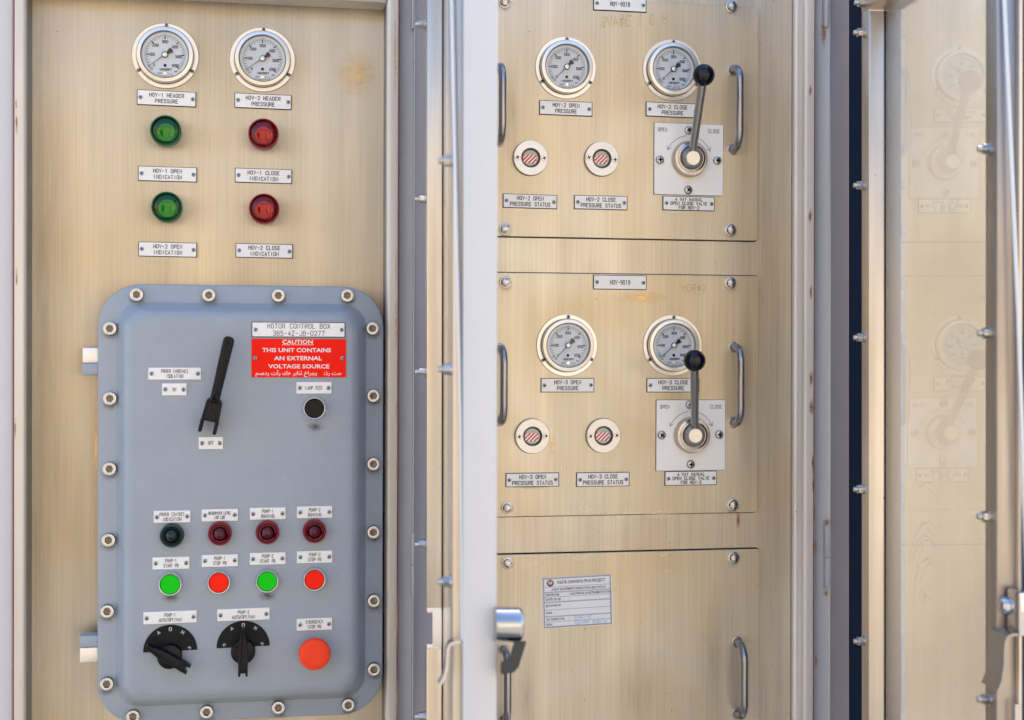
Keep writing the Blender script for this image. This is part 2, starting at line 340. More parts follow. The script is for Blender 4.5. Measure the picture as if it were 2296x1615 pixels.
M['blackcore'] = mat('black_laminate_core', (.006, .007, .009), .5, spec=.2)
M['rubber'] = mat('dark_rubber_gasket', (.003, .005, .010), .7, spec=.1)
M['navy'] = mat('dark_gasket_channel', (.003, .014, .042), .7, spec=.12, var=.3, vscale=30)
M['boxpaint'] = mat('blue_grey_enamel', (.30, .345, .395), .36, bump=.55, bscale=650, var=.07, vscale=22, coat=.35, coat_rough=.28)
M['white'] = mat('white_laminate', (.88, .87, .84), .38, var=.015, vscale=60)
M['white2'] = mat('white_laminate_aged', (.84, .83, .80), .42, var=.03, vscale=120)
M['ink'] = mat('engraved_black', (.003, .003, .004), .8, spec=.05)
M['paper'] = mat('sticker_paper', (.80, .82, .88), .5)
M['blueink'] = mat('blue_pen_ink', (.10, .42, .78), .6)
M['logoblue'] = mat('print_navy', (.02, .035, .10), .5)
M['logored'] = mat('print_red', (.62, .03, .03), .5)
M['red'] = mat('caution_red', (1.0, .012, .002), .5, spec=.15)
M['whiteink'] = mat('white_print', (.82, .80, .76), .5)
M['post'] = mat('white_powder_coat', (.60, .61, .62), .42, var=.02, vscale=14, bump=.06, bscale=500)
M['greypaint'] = mat('grey_painted_steel', (.56, .62, .67), .33, var=.05, vscale=18)
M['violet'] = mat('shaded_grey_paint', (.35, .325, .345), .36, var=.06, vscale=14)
M['dial'] = mat('gauge_dial', (.62, .64, .67), .6)
M['green'] = mat('green_button', (.004, .60, .006), .5, spec=.15)
M['redb'] = mat('red_button', (1.0, .016, .003), .5, spec=.15)
M['estop'] = mat('red_orange_mushroom', (.95, .06, .018), .5, spec=.2, var=.05, vscale=50)
M['glens'] = clear('green_lens', (.05, .72, .22), 1.5, .02)
M['rlens'] = clear('red_lens', (.80, .03, .07), 1.5, .02)
M['gcore'] = mat('green_reflector', (.01, .50, .09), .5)
M['rcore'] = mat('red_reflector', (.75, .012, .015), .5)
M['gbody'] = mat('green_lamp_body', (.003, .10, .035), .28, spec=.22)
M['rbody'] = mat('red_lamp_body', (.22, .001, .014), .28, spec=.22)
M['rbody2'] = mat('crimson_lamp_rim', (.19, .001, .018), .3, spec=.25)
M['gbody2'] = mat('dark_green_lamp_rim', (.002, .040, .030), .3, spec=.25)
M['dgreen'] = mat('unlit_green_dome', (.001, .014, .014), .08, spec=.45)
M['dred'] = mat('unlit_red_dome', (.075, .0008, .007), .08, spec=.45)
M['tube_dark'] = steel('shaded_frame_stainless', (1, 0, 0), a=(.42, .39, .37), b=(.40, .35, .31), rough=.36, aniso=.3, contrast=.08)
M['glass'] = clear('window_glazing', (1, 1, 1), 1.95, film=.04, smear=.18, filmcol=(.9, .78, .60))
M['dialglass'] = clear('dial_glass', (.95, .97, .98), 1.45)
M['amber'] = stain_mat('amber_smear', (.90, .62, .30), 1.0, 90, .22, .62, stretch=(1, 1, .8), soft=1.4, metal=1)
M['shade_tarnish'] = stain_mat('brown_heat_tarnish', (.44, .355, .25), .55, 40, .05, .75, stretch=(3, 1, .3), soft=1.6, metal=1)  # darker reflections at panel edges and lower panel, painted on as brown patches
M['rust'] = stain_mat('rust_stain', (.42, .15, .03), 1.0, 200, .30, .50, stretch=(1.3, 1, .7), soft=1.3)
M['grime'] = stain_mat('oily_grime', (.075, .055, .035), .95, 300, .16, .55, soft=1.6)
M['tide'] = stain_mat('pale_tide_mark', (.92, .84, .70), .3, 120, .34, .62, soft=1.0, metal=1)
M['marker'] = mat('faded_amber_marker', (.85, .66, .32), .7)
M['marker'].node_tree.nodes['Principled BSDF'].inputs['Alpha'].default_value = .22
M['scratch'] = mat('pencil_mark', (.22, .18, .13), .7)
M['scratch'].node_tree.nodes['Principled BSDF'].inputs['Alpha'].default_value = .3
M['scuff'] = mat('scuffed_film', (.34, .30, .25), .7)
M['scuff'].node_tree.nodes['Principled BSDF'].inputs['Alpha'].default_value = .28
M['bezeldark'] = mat('burnished_dark_bezel', (.17, .165, .16), .3, 1)
M['barrel'] = mat('polished_latch_barrel', (.42, .43, .45), .16, 1)
M['redlead'] = mat('red_primer_edge', (.22, .03, .03), .6)
M['window_dark'] = mat('sight_window_well', (.42, .44, .38), .4)

# ------------------------------------------------------------------ setting: yard and the building across it (seen only mirrored in the metal)
def noisy(name, c1, c2, scale, rough=.9):
    m = bpy.data.materials.new(name); m.use_nodes = True; nt = m.node_tree; N = nt.nodes; L = nt.links; p = N['Principled BSDF']
    g = N.new('ShaderNodeNewGeometry'); n = N.new('ShaderNodeTexNoise'); n.inputs['Scale'].default_value = scale; n.inputs['Detail'].default_value = 8
    L.new(g.outputs['Position'], n.inputs['Vector']); mx = N.new('ShaderNodeMix'); mx.data_type = 'RGBA'
    mx.inputs['A'].default_value = (*c1, 1); mx.inputs['B'].default_value = (*c2, 1); L.new(n.outputs[0], mx.inputs['Factor'])
    L.new(mx.outputs['Result'], p.inputs['Base Color']); p.inputs['Roughness'].default_value = rough
    return m
M['ground'] = noisy('sandy_concrete', (.22, .19, .15), (.27, .235, .19), 3)
M['wallout'] = noisy('tan_render', (.345, .262, .165), (.40, .318, .215), 2)
g = MB(); g.box(-60, 60, -60, 60, -.2, 0); tag(g.build('ground', M['ground'], smooth=0), kind='structure')
M['pale'] = noisy('pale_container_paint', (.50, .46, .38), (.56, .52, .44), 2)
bld = thing('yard_building', 'tan rendered building across the yard, mirrored in the lever balls', 'building', (0, -8.5, 0))
b = MB(); b.box(-13, 13, -3, 0, 0, 4.4); b.build('wall', M['wallout'], bld, smooth=0)
b = MB(); b.box(-13.2, 13.2, -3.2, .25, 4.4, 4.6, .02); b.build('roof_slab', M['wallout'], bld, smooth=0)
b = MB(); b.box(-2.9, -1.6, -.25, .02, .02, 3.0, .01); b.build('dark_gateway', M['rubber'], bld, smooth=0)  # unseen dark slab added to darken what the left panel mirrors
for i, (x0, x1, z0, z1) in enumerate([(-9.2, -8.0, .02, 2.3), (9.2, 10.4, 1.0, 2.1), (11, 12.2, .02, 2.3)]):
    b = MB(); b.box(x0, x1, -.02, .03, z0, z1, .01); b.build('door' if i in (0, 2) else 'window', M['dark_steel'], bld, smooth=0)

bdrop = thing('shipping_container', 'pale steel container across the yard, mirrored softly in the panels', 'container', (2.4, -7.6, 0))  # unseen pale block added for soft bright spots mirrored in the steel
b = MB(); b.box(-1.15, 1.15, -.6, 0, .12, 2.6, .02); b.build('container_body', M['pale'], bdrop, smooth=0)
b = MB()
for i in range(14): b.box(-1.1 + i * .16, -1.03 + i * .16, 0.0, .035, .2, 2.5)
tag(b.build('corrugation', M['pale'], bdrop, smooth=0), kind='stuff')
ZL, ZH = .50, 2.14          # foot and head of the cabinets

# ------------------------------------------------------------------ left cabinet
def rounded(poly, rs, n=4):
    out = []
    m = len(poly)
    for i, p in enumerate(poly):
        r = rs[i] if isinstance(rs, (list, tuple)) else rs
        if r <= 0: out.append(p); continue
        a = Vector(poly[i - 1]); b = Vector(poly[(i + 1) % m]); q = Vector(p)
        d0 = (a - q).normalized(); d1 = (b - q).normalized()
        s0 = q + d0 * r; s1 = q + d1 * r
        for k in range(n + 1):
            t = k / n; v = (1 - t) ** 2 * s0 + 2 * t * (1 - t) * q + t * t * s1
            out.append((v.x, v.y))
    return out
FY = -.043                                             # front flange plane
def xa(px, y=0.0, py=790): return at(px, py, y).x
def za(py, y=0.0, px=600): return at(px, py, y).z

cab = thing('hydraulic_cabinet', 'open stainless cabinet holding the grey motor control box', 'cabinet', (0, 0, 0))
zt = za(-6, FY)
m = MB(); m.box(xa(66, 0) - .01, xa(866) + .006, 0, .004, ZL, zt + .03); m.build('back_panel', M['panel_left'], cab, smooth=0)
def vert(name, poly, mt, parent, z0=ZL, z1=ZH, lean=(0, 0)):
    q = MB(); q.prism(poly, z0, z1, lean); return q.build(name, mt, parent)
lx0, lx1 = xa(31.5, FY), xa(57, FY)
vert('frame_jamb', rounded([(lx0, .02), (lx0, FY), (lx1, FY), (lx1 + .001, .02)], [0, .0015, .006, 0]), M['jamb'], cab)
rx0, rx1 = xa(865.5, FY), xa(892, FY)
vert('frame_jamb', rounded([(rx0, .02), (rx0, FY), (rx1, FY), (rx1, .02)], [0, .006, .0015, 0]), M['jamb'], cab)
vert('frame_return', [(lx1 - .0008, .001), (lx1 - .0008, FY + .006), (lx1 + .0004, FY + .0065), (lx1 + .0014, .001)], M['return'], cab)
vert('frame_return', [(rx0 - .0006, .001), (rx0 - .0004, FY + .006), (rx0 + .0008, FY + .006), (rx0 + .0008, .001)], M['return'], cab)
m = MB(); m.box(lx1, rx0, FY, .0, zt, zt + .03, .003); m.build('frame_header', M['jamb'], cab)
vert('primer_edge', [(lx0 - .0012, -.02), (lx0 - .0012, FY + .0006), (lx0, FY + .0006), (lx0, -.02)], M['redlead'], cab)
vert('primer_edge', [(rx1, -.02), (rx1, FY + .0006), (rx1 + .0009, FY + .0006), (rx1 + .0009, -.02)], M['redlead'], cab)
vert('outer_shell', rounded([(lx0 - .25, .35), (lx0 - .25, -.034), (lx0 - .0015, -.034), (lx0 - .0015, .35)], [0, .01, .004, 0]), M['post'], cab)
vert('side_channel', rounded([(rx1 + .001, .30), (rx1 + .001, -.018), (xa(926, -.018), -.020), (xa(926, -.018), .30)], [0, .004, 0, 0]), M['greypaint'], cab)
m = MB(); m.box(lx0 - .25, rx1 + .02, .004, .35, ZL - .02, ZL, .002); m.build('base_plinth', M['greypaint'], cab)
m = MB(); m.box(lx0 - .25, rx1 + .02, -.02, .35, ZH, ZH + .05, .004); m.build('roof_cap', M['post'], cab)
m = MB(); m.box(lx0 - .25, rx1 + .05, .33, .345, ZL, ZH); m.build('back_wall', M['greypaint'], cab, smooth=0)
def stain(px, py, wpx, hpx, mt, parent, y=0.0, name='rust_stain', h=.0004):
    p = at(px, py, y); ww = wpx * (p.y + DIST) / FL; hh = hpx * (p.y + DIST) / FL
    q = MB(); q.add([(-ww / 2, 0, -hh / 2), (ww / 2, 0, -hh / 2), (ww / 2, 0, hh / 2), (-ww / 2, 0, hh / 2)], [(0, 1, 2, 3)])
    o = q.flat(name, mt, parent, (p.x, p.y - h, p.z)); return o
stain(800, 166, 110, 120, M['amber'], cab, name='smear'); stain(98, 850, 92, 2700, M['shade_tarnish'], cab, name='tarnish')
stain(432, 300, 50, 70, M['tide'], cab, name='smear'); stain(352, 478, 42, 60, M['tide'], cab, name='smear'); stain(625, 300, 60, 80, M['tide'], cab, name='smear')
stain(216, 1000, 22, 330, M['amber'], cab, name='smear')
for px, py, ww, hh in [(36, 235, 5, 34), (37, 275, 7, 62), (37, 625, 6, 60), (34, 960, 5, 60)]: stain(px, py, ww, hh, M['rust'], cab, FY)
for px, py, ww, hh in [(886, 120, 9, 230), (888, 600, 6, 120), (888, 730, 8, 150), (889, 925, 6, 90), (889, 1060, 6, 90), (889, 1390, 9, 200), (890, 1570, 7, 150)]: stain(px, py, ww, hh, M['amber'], cab, FY)

# ------------------------------------------------------------------ right cabinet
RL = (.0028, 0)                                         # the right-hand frame stands a touch out of plumb
cab2 = thing('control_cabinet', 'open stainless cabinet with three bolted instrument panels', 'cabinet', (0, 0, 0))
def leanx(px, y=0.0): return xa(px, y)
m = MB(); m.prism([(xa(1010, .003), .003), (xa(1773.5, .003), .003), (xa(1773.5, .003), .007), (xa(1010, .003), .007)], ZL, ZH, RL); m.build('back_panel', M['band'], cab2, smooth=0)
m = MB(); m.prism([(xa(1765, .05), .03), (xa(1800, .05), .03), (xa(1800, .05), .035), (xa(1765, .05), .035)], ZL, ZH, RL); m.build('gasket_strip', M['rubber'], cab2, smooth=0)
c0, c1 = xa(1802, FY), xa(1825, FY)
bx = xa(1777.5, 0)
vert('frame_jamb', rounded([(bx, .02), (bx + .0005, -.004), (bx + .004, -.006), (bx + .006, -.02), (c0, FY), (c1, FY), (c1, .02)], [0, .001, .001, .002, .006, .0012, 0]), M['jamb_r'], cab2, lean=RL)
vert('primer_edge', [(c1, -.02), (c1, FY + .0006), (c1 + .001, FY + .0006), (c1 + .001, -.02)], M['redlead'], cab2, lean=RL)
s0 = xa(1859, -.03)
vert('side_channel', rounded([(c1 + .001, .30), (c1 + .001, -.022), (c1 + .014, -.022), (s0, -.030), (s0, .30)], [0, .003, .004, 0, 0]), M['greypaint'], cab2, lean=RL)
m = MB(); m.box(xa(1010), s0, .01, .35, ZL - .02, ZL, .002); m.build('base_plinth', M['greypaint'], cab2)
m = MB(); m.box(xa(1010), s0, -.02, .35, ZH, ZH + .05, .004); m.build('roof_cap', M['post'], cab2)
vert('frame_jamb', rounded([(xa(985), .02), (xa(985), FY), (xa(1018, FY), FY), (xa(1018), .02)], [0, .0015, .006, 0]), M['jamb'], cab2)
for px, py, ww, hh in [(1819, 205, 9, 34), (1818, 485, 10, 40), (1820, 655, 8, 40), (1820, 850, 13, 42), (1821, 915, 13, 46), (1824, 1040, 7, 60), (1825, 1085, 7, 50), (1827, 1150, 6, 60), (1829, 1225, 13, 44), (1832, 1480, 8, 40)]:
    stain(px - 2, py, ww * 1.2, hh * 1.2, M['rust'], cab2, FY)

m = MB(); m.box(xa(900), 1.25, .33, .345, ZL, ZH); m.box(s0 - .002, s0 + .002, -.026, .33, ZL, ZH); m.build('side_wall', M['greypaint'], cab2, smooth=0)
m = MB(); m.box(s0 - .001, 1.30, .0, .004, ZL, ZH); m.build('front_skin', M['skin'], cab2, smooth=0)
# screws and bolts, shared meshes -------------------------------------------------
def screw_mesh(r, h, head, cross=.55, flat=False):
    m = MB()
    if flat: m.lathe([(r * 1.06, -.0002), (r * 1.06, h * .2), (r, h * .5), (r * .9, h)], 20)
    else: m.lathe([(r * 1.0, -.0005), (r, h * .35), (r * .86, h * .75), (r * .55, h * .97), (r * .2, h)], 20)
    m.slot(1)
    a = r * cross; t = r * .17
    hh = h + .00025
    m.box(-a, a, -hh - .0001, -hh + .0006, -t, t); m.box(-t, t, -hh - .00015, -hh + .0006, -a, a)
    return m
proto = {}
def screw(parent, x, z, r=.0034, h=.0016, kind='pan', y=0.0, name='screw', rot=None):
    key = (kind, r)
    if key not in proto:
        o = screw_mesh(r, h, None, .62 if kind != 'dome' else .5, kind == 'flat').build(name, [M['screw'] if kind == 'pan' else (M['fastener'] if kind == 'dome' else M['bright']), M['recess']], parent)
        proto[key] = o.data
    else: o = link(name, proto[key], parent)
    o.name = name; o.location = (x, y, z); o.rotation_euler = (0, random.uniform(-.9, .9) if rot is None else rot, 0)
    return o

def hexloop(rad, h, n=24, ph=0, round_=0):
    out = []
    for i in range(n):
        a = 2 * math.pi * i / n; k = (a - ph) % (math.pi / 3) - math.pi / 6
        r = rad * math.cos(math.pi / 6) / math.cos(k); r = r * (1 - round_) + rad * .93 * round_
        out.append((r * math.cos(a), -h, r * math.sin(a)))
    return out
def circ(rad, h, n=24): return [(rad * math.cos(2 * math.pi * i / n), -h, rad * math.sin(2 * math.pi * i / n)) for i in range(n)]
# socket head cap screw with washer
def cap_mesh():
    r = .0086; m = MB()
    m.loops([circ(r * 1.04, 0), circ(r * 1.04, .0012)], cap1=False)
    m.slot(3).loops([circ(r, 0), circ(r, .0078)], cap1=False)
    m.slot(0).loops([circ(r, .0078), circ(r * .965, .0088), circ(r * .92, .0090), circ(r * .66, .0090), hexloop(r * .60, .0087)], cap1=False)
    m.slot(1).loops([hexloop(r * .60, .0087), hexloop(r * .58, .0030)], cap1=False)
    m.loops([hexloop(r * .58, .0030), circ(r * .2, .0024)], cap1=True)
    m.slot(2)
    for k, t in ((0, 'A4'), (math.pi, 'FMB')):
        for i, ch in enumerate(t):
            a = k + math.pi / 2 + .32 * (i - (len(t) - 1) / 2)
            m.text(ch, r * .83 * math.cos(-a), r * .83 * math.sin(-a), .0011, .0014, .00022, .00905, rot=-a - math.pi / 2)
    return m
def hexbolt_mesh():
    m = MB()
    m.loops([circ(.0086, 0), circ(.0086, .0010), circ(.0080, .0014), circ(.0066, .0014)], cap1=False)
    m.loops([hexloop(.0066, .001), hexloop(.0066, .0064), hexloop(.0066, .0070, round_=.5), circ(.0056, .0074)])
    m.slot(1)
    for k, t in ((0, 'A4-70'), (math.pi, 'ABP')):
        for i, ch in enumerate(t):
            a = k + math.pi / 2 + .42 * (i - (len(t) - 1) / 2)
            m.text(ch, .0041 * math.cos(-a), .0041 * math.sin(-a), .0015, .0016, .00028, .0075, rot=-a - math.pi / 2)
    return m

# ------------------------------------------------------------------ the three instrument panels
PY = -.0035                                             # face of the bolted panels
bolt_mesh = [None]
def handle_path(h, reach, rad=.022):
    pts = [(0, .002, h / 2)]; k = min(rad, reach)
    pts.append((0, -(reach - k), h / 2))
    for i in range(1, 7):
        a = i / 6 * math.pi / 2; pts.append((0, -(reach - k) - k * math.sin(a), h / 2 - k * (1 - math.cos(a))))
    n = len(pts)
    return pts + [(0, p[1], -p[2]) for p in reversed(pts)]
def instrument_panel(label, pxl, pxr, pyt, pyb, bolts, handles, cut=0):
    x0, x1 = xa(pxl, PY), xa(pxr, PY); z1, z0 = at((1400), pyt, PY).z, at((1400), pyb, PY).z
    cx, cz = (x0 + x1) / 2, (z0 + z1) / 2
    t = thing('instrument_panel', label, 'control panel', (cx, 0, cz), group='stainless instrument panels in the right cabinet')
    hw, hh = (x1 - x0) / 2, (z1 - z0) / 2
    ol = rounded([(-hw, -hh), (hw, -hh), (hw, hh), (-hw, hh)], .006, 4)
    m = MB(); m.slab(ol, -.0005, -PY, .0007); m.build('panel_sheet', M['panel'], t, smooth=0)
    ol = rounded([(-hw - .0012, -hh - .0012), (hw + .0012, -hh - .0012), (hw + .0012, hh + .0012), (-hw - .0012, hh + .0012)], .007, 4)
    m = MB(); m.slab(ol, -.0029, -.0016); m.build('panel_gasket', M['rubber'], t, smooth=0)
    for bx_, by_ in bolts:
        p = at(bx_, by_, PY)
        if bolt_mesh[0] is None: o = hexbolt_mesh().build('hex_bolt', [M['fastener'], M['recess']], t); bolt_mesh[0] = o.data
        else: o = link('hex_bolt', bolt_mesh[0], t)
        o.location = (p.x - cx, PY, p.z - cz); o.rotation_euler = (0, random.uniform(0, 6), 0)
        if random.random() < .7: 
            s_ = stain(bx_ + 1, by_ + 6, 36, 38, M['grime'], t, PY); s_.location = Vector(s_.location) - Vector((cx, 0, cz)); s_.name = 'grime'
    for hx, ht, hb in handles:
        p0, p1 = at(hx, ht, PY), at(hx, hb, PY)
        m = MB(); m.tube(handle_path(p0.z - p1.z, .033), .0053, 20); o = m.build('pull_handle', M['rod'], t, ((p0.x + p1.x) / 2 - cx, PY, (p0.z + p1.z) / 2 - cz))
        hgt = (p0.z - p1.z) / 2
        for s in (1, -1):
            m = MB(); m.lathe([(.0080, 0), (.0080, .0004), (.0062, .001)], 20, (0, s * hgt), cap1=False); m.build('weld_collar', M['dark_steel'], o)
    return t
P1 = instrument_panel('upper instrument panel with the HOV-9018 plate on its top edge', 1070, 1698, 1, 535, [(1131, 5), (1640, 15), (1132, 514), (1638, 516)], [(1118, 154, 319), (1642, 158, 336)])
P2 = instrument_panel('middle instrument panel with the HOV-9019 plate on its top edge', 1071, 1700.5, 615, 1154.5, [(1133, 633), (1638, 635), (1137, 1139), (1643, 1133)], [(1121, 782, 944), (1644, 779, 948)])
P3 = instrument_panel('lower instrument panel carrying only the white inspection sticker', 1073, 1706, 1238, 1730, [(1138, 1263), (1645, 1251), (1140, 1706), (1650, 1700)], [(1129, 1455, 1612), (1652, 1440, 1600)])
def onto(t, o): o.location = Vector(o.location) - t.location; return o
# old marker writing, smears and painted shade on the panels
def scrawl(t, txt, px, py, pitch, hgt, wd, mt, slope=0.0, name='marker_writing', mirror=False):
    p = at(px, py, PY); k = (DIST + PY) / FL
    q = MB()
    n = len(txt)
    for i, ch in enumerate(txt):
        q.text(ch, (i - (n - 1) / 2) * pitch * k, (i - (n - 1) / 2) * pitch * k * slope, pitch * k, hgt * k * random.uniform(.8, 1.15), wd * k, .0003, rot=random.uniform(-.15, .15))
    o = q.flat(name, mt, t, (p.x - t.location.x, PY, p.z - t.location.z)); return o
scrawl(P1, '3WA#E 1 0 8', 1421, 46, 14.5, 24, 5.0, M['marker'], .10)
scrawl(P2, 'HDR#2', 1556, 646, 12, 15, 1.4, M['scratch'], 0, 'pencil_writing')
onto(P2, stain(1437, 668, 150, 36, M['amber'], P2, PY, 'smear'))
for px, py, ww, hh in [(1187, 450, 140, 60), (1353, 1075, 140, 60)]: onto(P1 if py < 600 else P2, stain(px, py, ww, hh, M['tide'], None, PY, 'tide_mark')).parent = P1 if py < 600 else P2
o = stain(1238, 1002, 26, 70, M['amber'], P2, PY, 'smear'); onto(P2, o)
o = stain(1195, 1090, 120, 16, M['grime'], P2, PY, 'grime'); onto(P2, o)
for px, py, ww, hh in [(1310, 1140, 90, 60), (1480, 1150, 160, 40)]: onto(P2, stain(px, py, ww, hh, M['tide'], P2, PY, 'tide_mark'))
for px, py, ww, hh in [(1200, 1262, 60, 34), (1300, 1250, 90, 30), (1490, 1243, 90, 24), (1500, 1280, 60, 30)]: onto(P3, stain(px, py, ww, hh, M['tide'], P3, PY, 'tide_mark'))
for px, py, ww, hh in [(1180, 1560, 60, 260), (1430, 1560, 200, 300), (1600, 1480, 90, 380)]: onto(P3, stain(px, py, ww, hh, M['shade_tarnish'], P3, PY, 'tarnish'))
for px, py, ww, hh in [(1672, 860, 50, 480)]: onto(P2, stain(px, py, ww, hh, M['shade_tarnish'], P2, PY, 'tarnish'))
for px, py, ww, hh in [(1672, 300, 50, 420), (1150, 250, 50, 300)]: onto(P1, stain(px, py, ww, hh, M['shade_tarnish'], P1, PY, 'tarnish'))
stain(1655, 1168, 14, 50, M['rust'], cab2, .003, h=.0005)

# ------------------------------------------------------------------ nameplates
def nameplate(px, py, wpx, hpx, lines, label, y=PY, style='border', pitch=6.6, hgt=8.0, gap=13.2, sw=1.3, rot=0.0, sx=None, group=None, screws=True, mtext=None):
    p = at(px, py, y); a, b_ = at(px - wpx / 2, py, y), at(px + wpx / 2, py, y)
    k = (b_.x - a.x) / wpx; kv = (at(px, py - 10, y).z - at(px, py + 10, y).z) / 20
    W, H = wpx * k / 2, hpx * kv / 2
    t = thing('nameplate', label, 'nameplate', p, (0, rot, 0), group)
    th = .0018
    if style == 'border':
        m = MB(); m.box(-W, W, -th, .0003, -H, H, .0003); m.build('backing', M['blackcore'], t, smooth=0)
        e = 1.5 * k; m = MB(); m.box(-W + e, W - e * 1.1, -th - .0003, -th + .0006, -H + e, H - e * .9, .0001); m.build('face', M['white'], t, smooth=0)
        top = th + .0003
    elif style == 'plain':
        m = MB(); m.box(-W, W, -th, .0003, -H, H, .00035); m.build('face', M['white2'], t, smooth=0); top = th
    m = MB(); n = len(lines)
    for i, l in enumerate(lines):
        m.text(l, 0, ((n - 1) / 2 - i) * gap * kv, pitch * k, hgt * kv, sw * k, top + .0002)
    m.flat('lettering', mtext or M['ink'], t)
    if screws:
        inset = sx if sx else 7.8
        for s in (-1, 1):
            o = screw(t, s * (W - inset * k), random.uniform(-.4, .4) * k, .0028 if style == 'border' else .0029, .0013, y=-top)
    return t
GL = 'lettered nameplates on the left cabinet panel'; GR = 'lettered nameplates on the instrument panels'; GB = 'white nameplates on the motor control box'
for px, py, w_, h_, ls, rot in [(373.8, 221.3, 132.5, 34, ['HOV-1 HEADER', 'PRESSURE'], .012), (590, 228, 127.7, 33.3, ['HOV-2 HEADER', 'PRESSURE'], .008),
        (376, 391, 132, 33.3, ['HOV-1 OPEN', 'INDICATION'], .004), (591, 395, 128, 32.5, ['HOV-1 CLOSE', 'INDICATION'], .004),
        (376.3, 560, 131.5, 32.8, ['HOV-2 OPEN', 'INDICATION'], .006), (592.7, 563, 128, 32, ['HOV-2 CLOSE', 'INDICATION'], .004)]:
    nameplate(px, py, w_, h_, ls, 'white nameplate with black edge reading ' + ' '.join(ls), 0, group=GL, rot=rot)
for px, py, w_, h_, ls, kw in [
        (1389.5, 10.5, 118.7, 31.5, ['HOV-9018'], {}), (1268.5, 243.5, 118.7, 32.5, ['HOV-2 OPEN', 'PRESSURE'], {'rot': .006}), (1507, 247.3, 118.4, 32.5, ['HOV-2 CLOSE', 'PRESSURE'], {'rot': .006}),
        (1188.2, 452, 121.5, 31.5, ['HOV-2 OPEN', 'PRESSURE STATUS'], {'pitch': 6.1, 'rot': .008}), (1346.7, 454.8, 119.5, 31.6, ['HOV-2 CLOSE', 'PRESSURE STATUS'], {'pitch': 6.1}),
        (1543.7, 457, 116.5, 32, ['4 WAY MANUAL', 'OPEN CLOSE VALVE', 'FOR HOV-2'], {'pitch': 5.2, 'hgt': 6.6, 'gap': 9.1, 'sw': 1.25}),
        (1389.6, 633.6, 119.2, 32.3, ['HOV-9019'], {}), (1272.2, 864, 119.5, 32, ['HOV-3 OPEN', 'PRESSURE'], {}), (1508.5, 864, 118, 32, ['HOV-3 CLOSE', 'PRESSURE'], {}),
        (1193.4, 1076, 119.3, 31.3, ['HOV-3 OPEN', 'PRESSURE STATUS'], {'pitch': 6.1}), (1351.5, 1075, 119, 32, ['HOV-3 CLOSE', 'PRESSURE STATUS'], {'pitch': 6.1}),
        (1548.4, 1072.3, 116.7, 32, ['4 WAY MANUAL', 'OPEN CLOSE VALVE', 'FOR HOV-3'], {'pitch': 5.2, 'hgt': 6.6, 'gap': 9.1, 'sw': 1.25})]:
    kw.setdefault('pitch', 6.15)
    if len(ls) == 1: kw['hgt'] = 9.2; kw['pitch'] = 5.7
    nameplate(px, py, w_, h_, ls, 'white nameplate with black edge reading ' + ' '.join(ls), PY, group=GR, **kw)

# ------------------------------------------------------------------ pressure gauges
GR_ = .0438
def gauge_parts():
    P = {}
    r = GR_
    m = MB(); m.lathe([(r, 0), (r, .0016), (r - .0006, .0022), (r * .80, .0022)], 72, cap1=False); P['flange'] = (m, [M['bright']])
    m = MB(); m.lathe([(r * .855, .0018), (r * .86, .0085), (r * .85, .0105), (r * .83, .0115), (r * .73, .0122), (r * .715, .0116), (r * .705, .0030)], 72, cap1=False); P['bezel'] = (m, [M['bright']])
    m = MB(); m.lathe([(r * .868, .0020), (r * .868, .0045), (r * .85, .0045)], 72, cap1=False); P['seam'] = (m, [M['blackcore']])
    m = MB(); m.lathe([(r * .70, .0034), (r * .70, .0104), (r * .695, .0104), (r * .685, .0072)], 64, cap1=False); P['inner_ring'] = (m, [M['dark_steel']])
    m = MB(); m.lathe([(r * .70, .0030), (r * .70, .0033)], 64); P['dial'] = (m, [M['dial']])
    return P
def dial_print(model):
    m = MB(); r = GR_; h = .0036
    for i in range(61):
        a = R(225 - i * 4.5); c, s = math.cos(a), math.sin(a)
        def seg(r0, r1, wd): m.stroke([(c * r * r0, s * r * r0), (c * r * r1, s * r * r1)], wd * r, h)
        if i % 10 == 0:
            if i: seg(.55, .607, .012); seg(.49, .555, .034)
        elif i > 1: seg(.50 if i % 2 == 0 else .552, .607, .0105)
    m.stroke([(math.cos(R(90 + d)) * r * .612, math.sin(R(90 + d)) * r * .612) for d in range(-5, 6, 1)], .01 * r, h)
    z = [(-.50, -.335), (-.46, -.31), (-.36, -.40), (-.37, -.455)]
    m.stroke([(-.505 * r, -.36 * r), (-.47 * r, -.33 * r), (-.355 * r, -.435 * r), (-.39 * r, -.465 * r)], .012 * r, h, closed=True)
    for i, (x, zz) in enumerate([(-.325, -.32), (-.40, .0), (-.285, .285), (0, .40), (.29, .255), (.40, -.04), (.305, -.315)]):
        m.text('0' if i == 0 else '%d000' % i, x * r, zz * r, .050 * r, .082 * r, .0135 * r, h)
    m.lathe([(.048 * r, .0034), (.048 * r, h + .0001)], 16, (0, -.32 * r))
    m.text('ASHCROFT', .03 * r, -.445 * r, .044 * r, .056 * r, .013 * r, h, wide=.8)
    m.text('psi', .335 * r, -.485 * r, .036 * r, .055 * r, .009 * r, h)
    m.text(model, -.165 * r, -.56 * r, .034 * r, .038 * r, .006 * r, h)
    m.text('U.S.A.', .175 * r, -.565 * r, .026 * r, .038 * r, .006 * r, h)
    m.stroke([(math.cos(R(270 + d)) * r * .652, math.sin(R(270 + d)) * r * .652) for d in range(-22, 23, 4)], .010 * r, h)
    m.slot(1); m.lathe([(.019 * r, .0034), (.019 * r, h + .0001)], 10, (-.175 * r, -.44 * r))
    m.slot(2); m.lathe([(.062 * r, .0033), (.062 * r, .0042), (.05 * r, .0046)], 20, (.003 * r, -.565 * r))
    return m
gp = {}
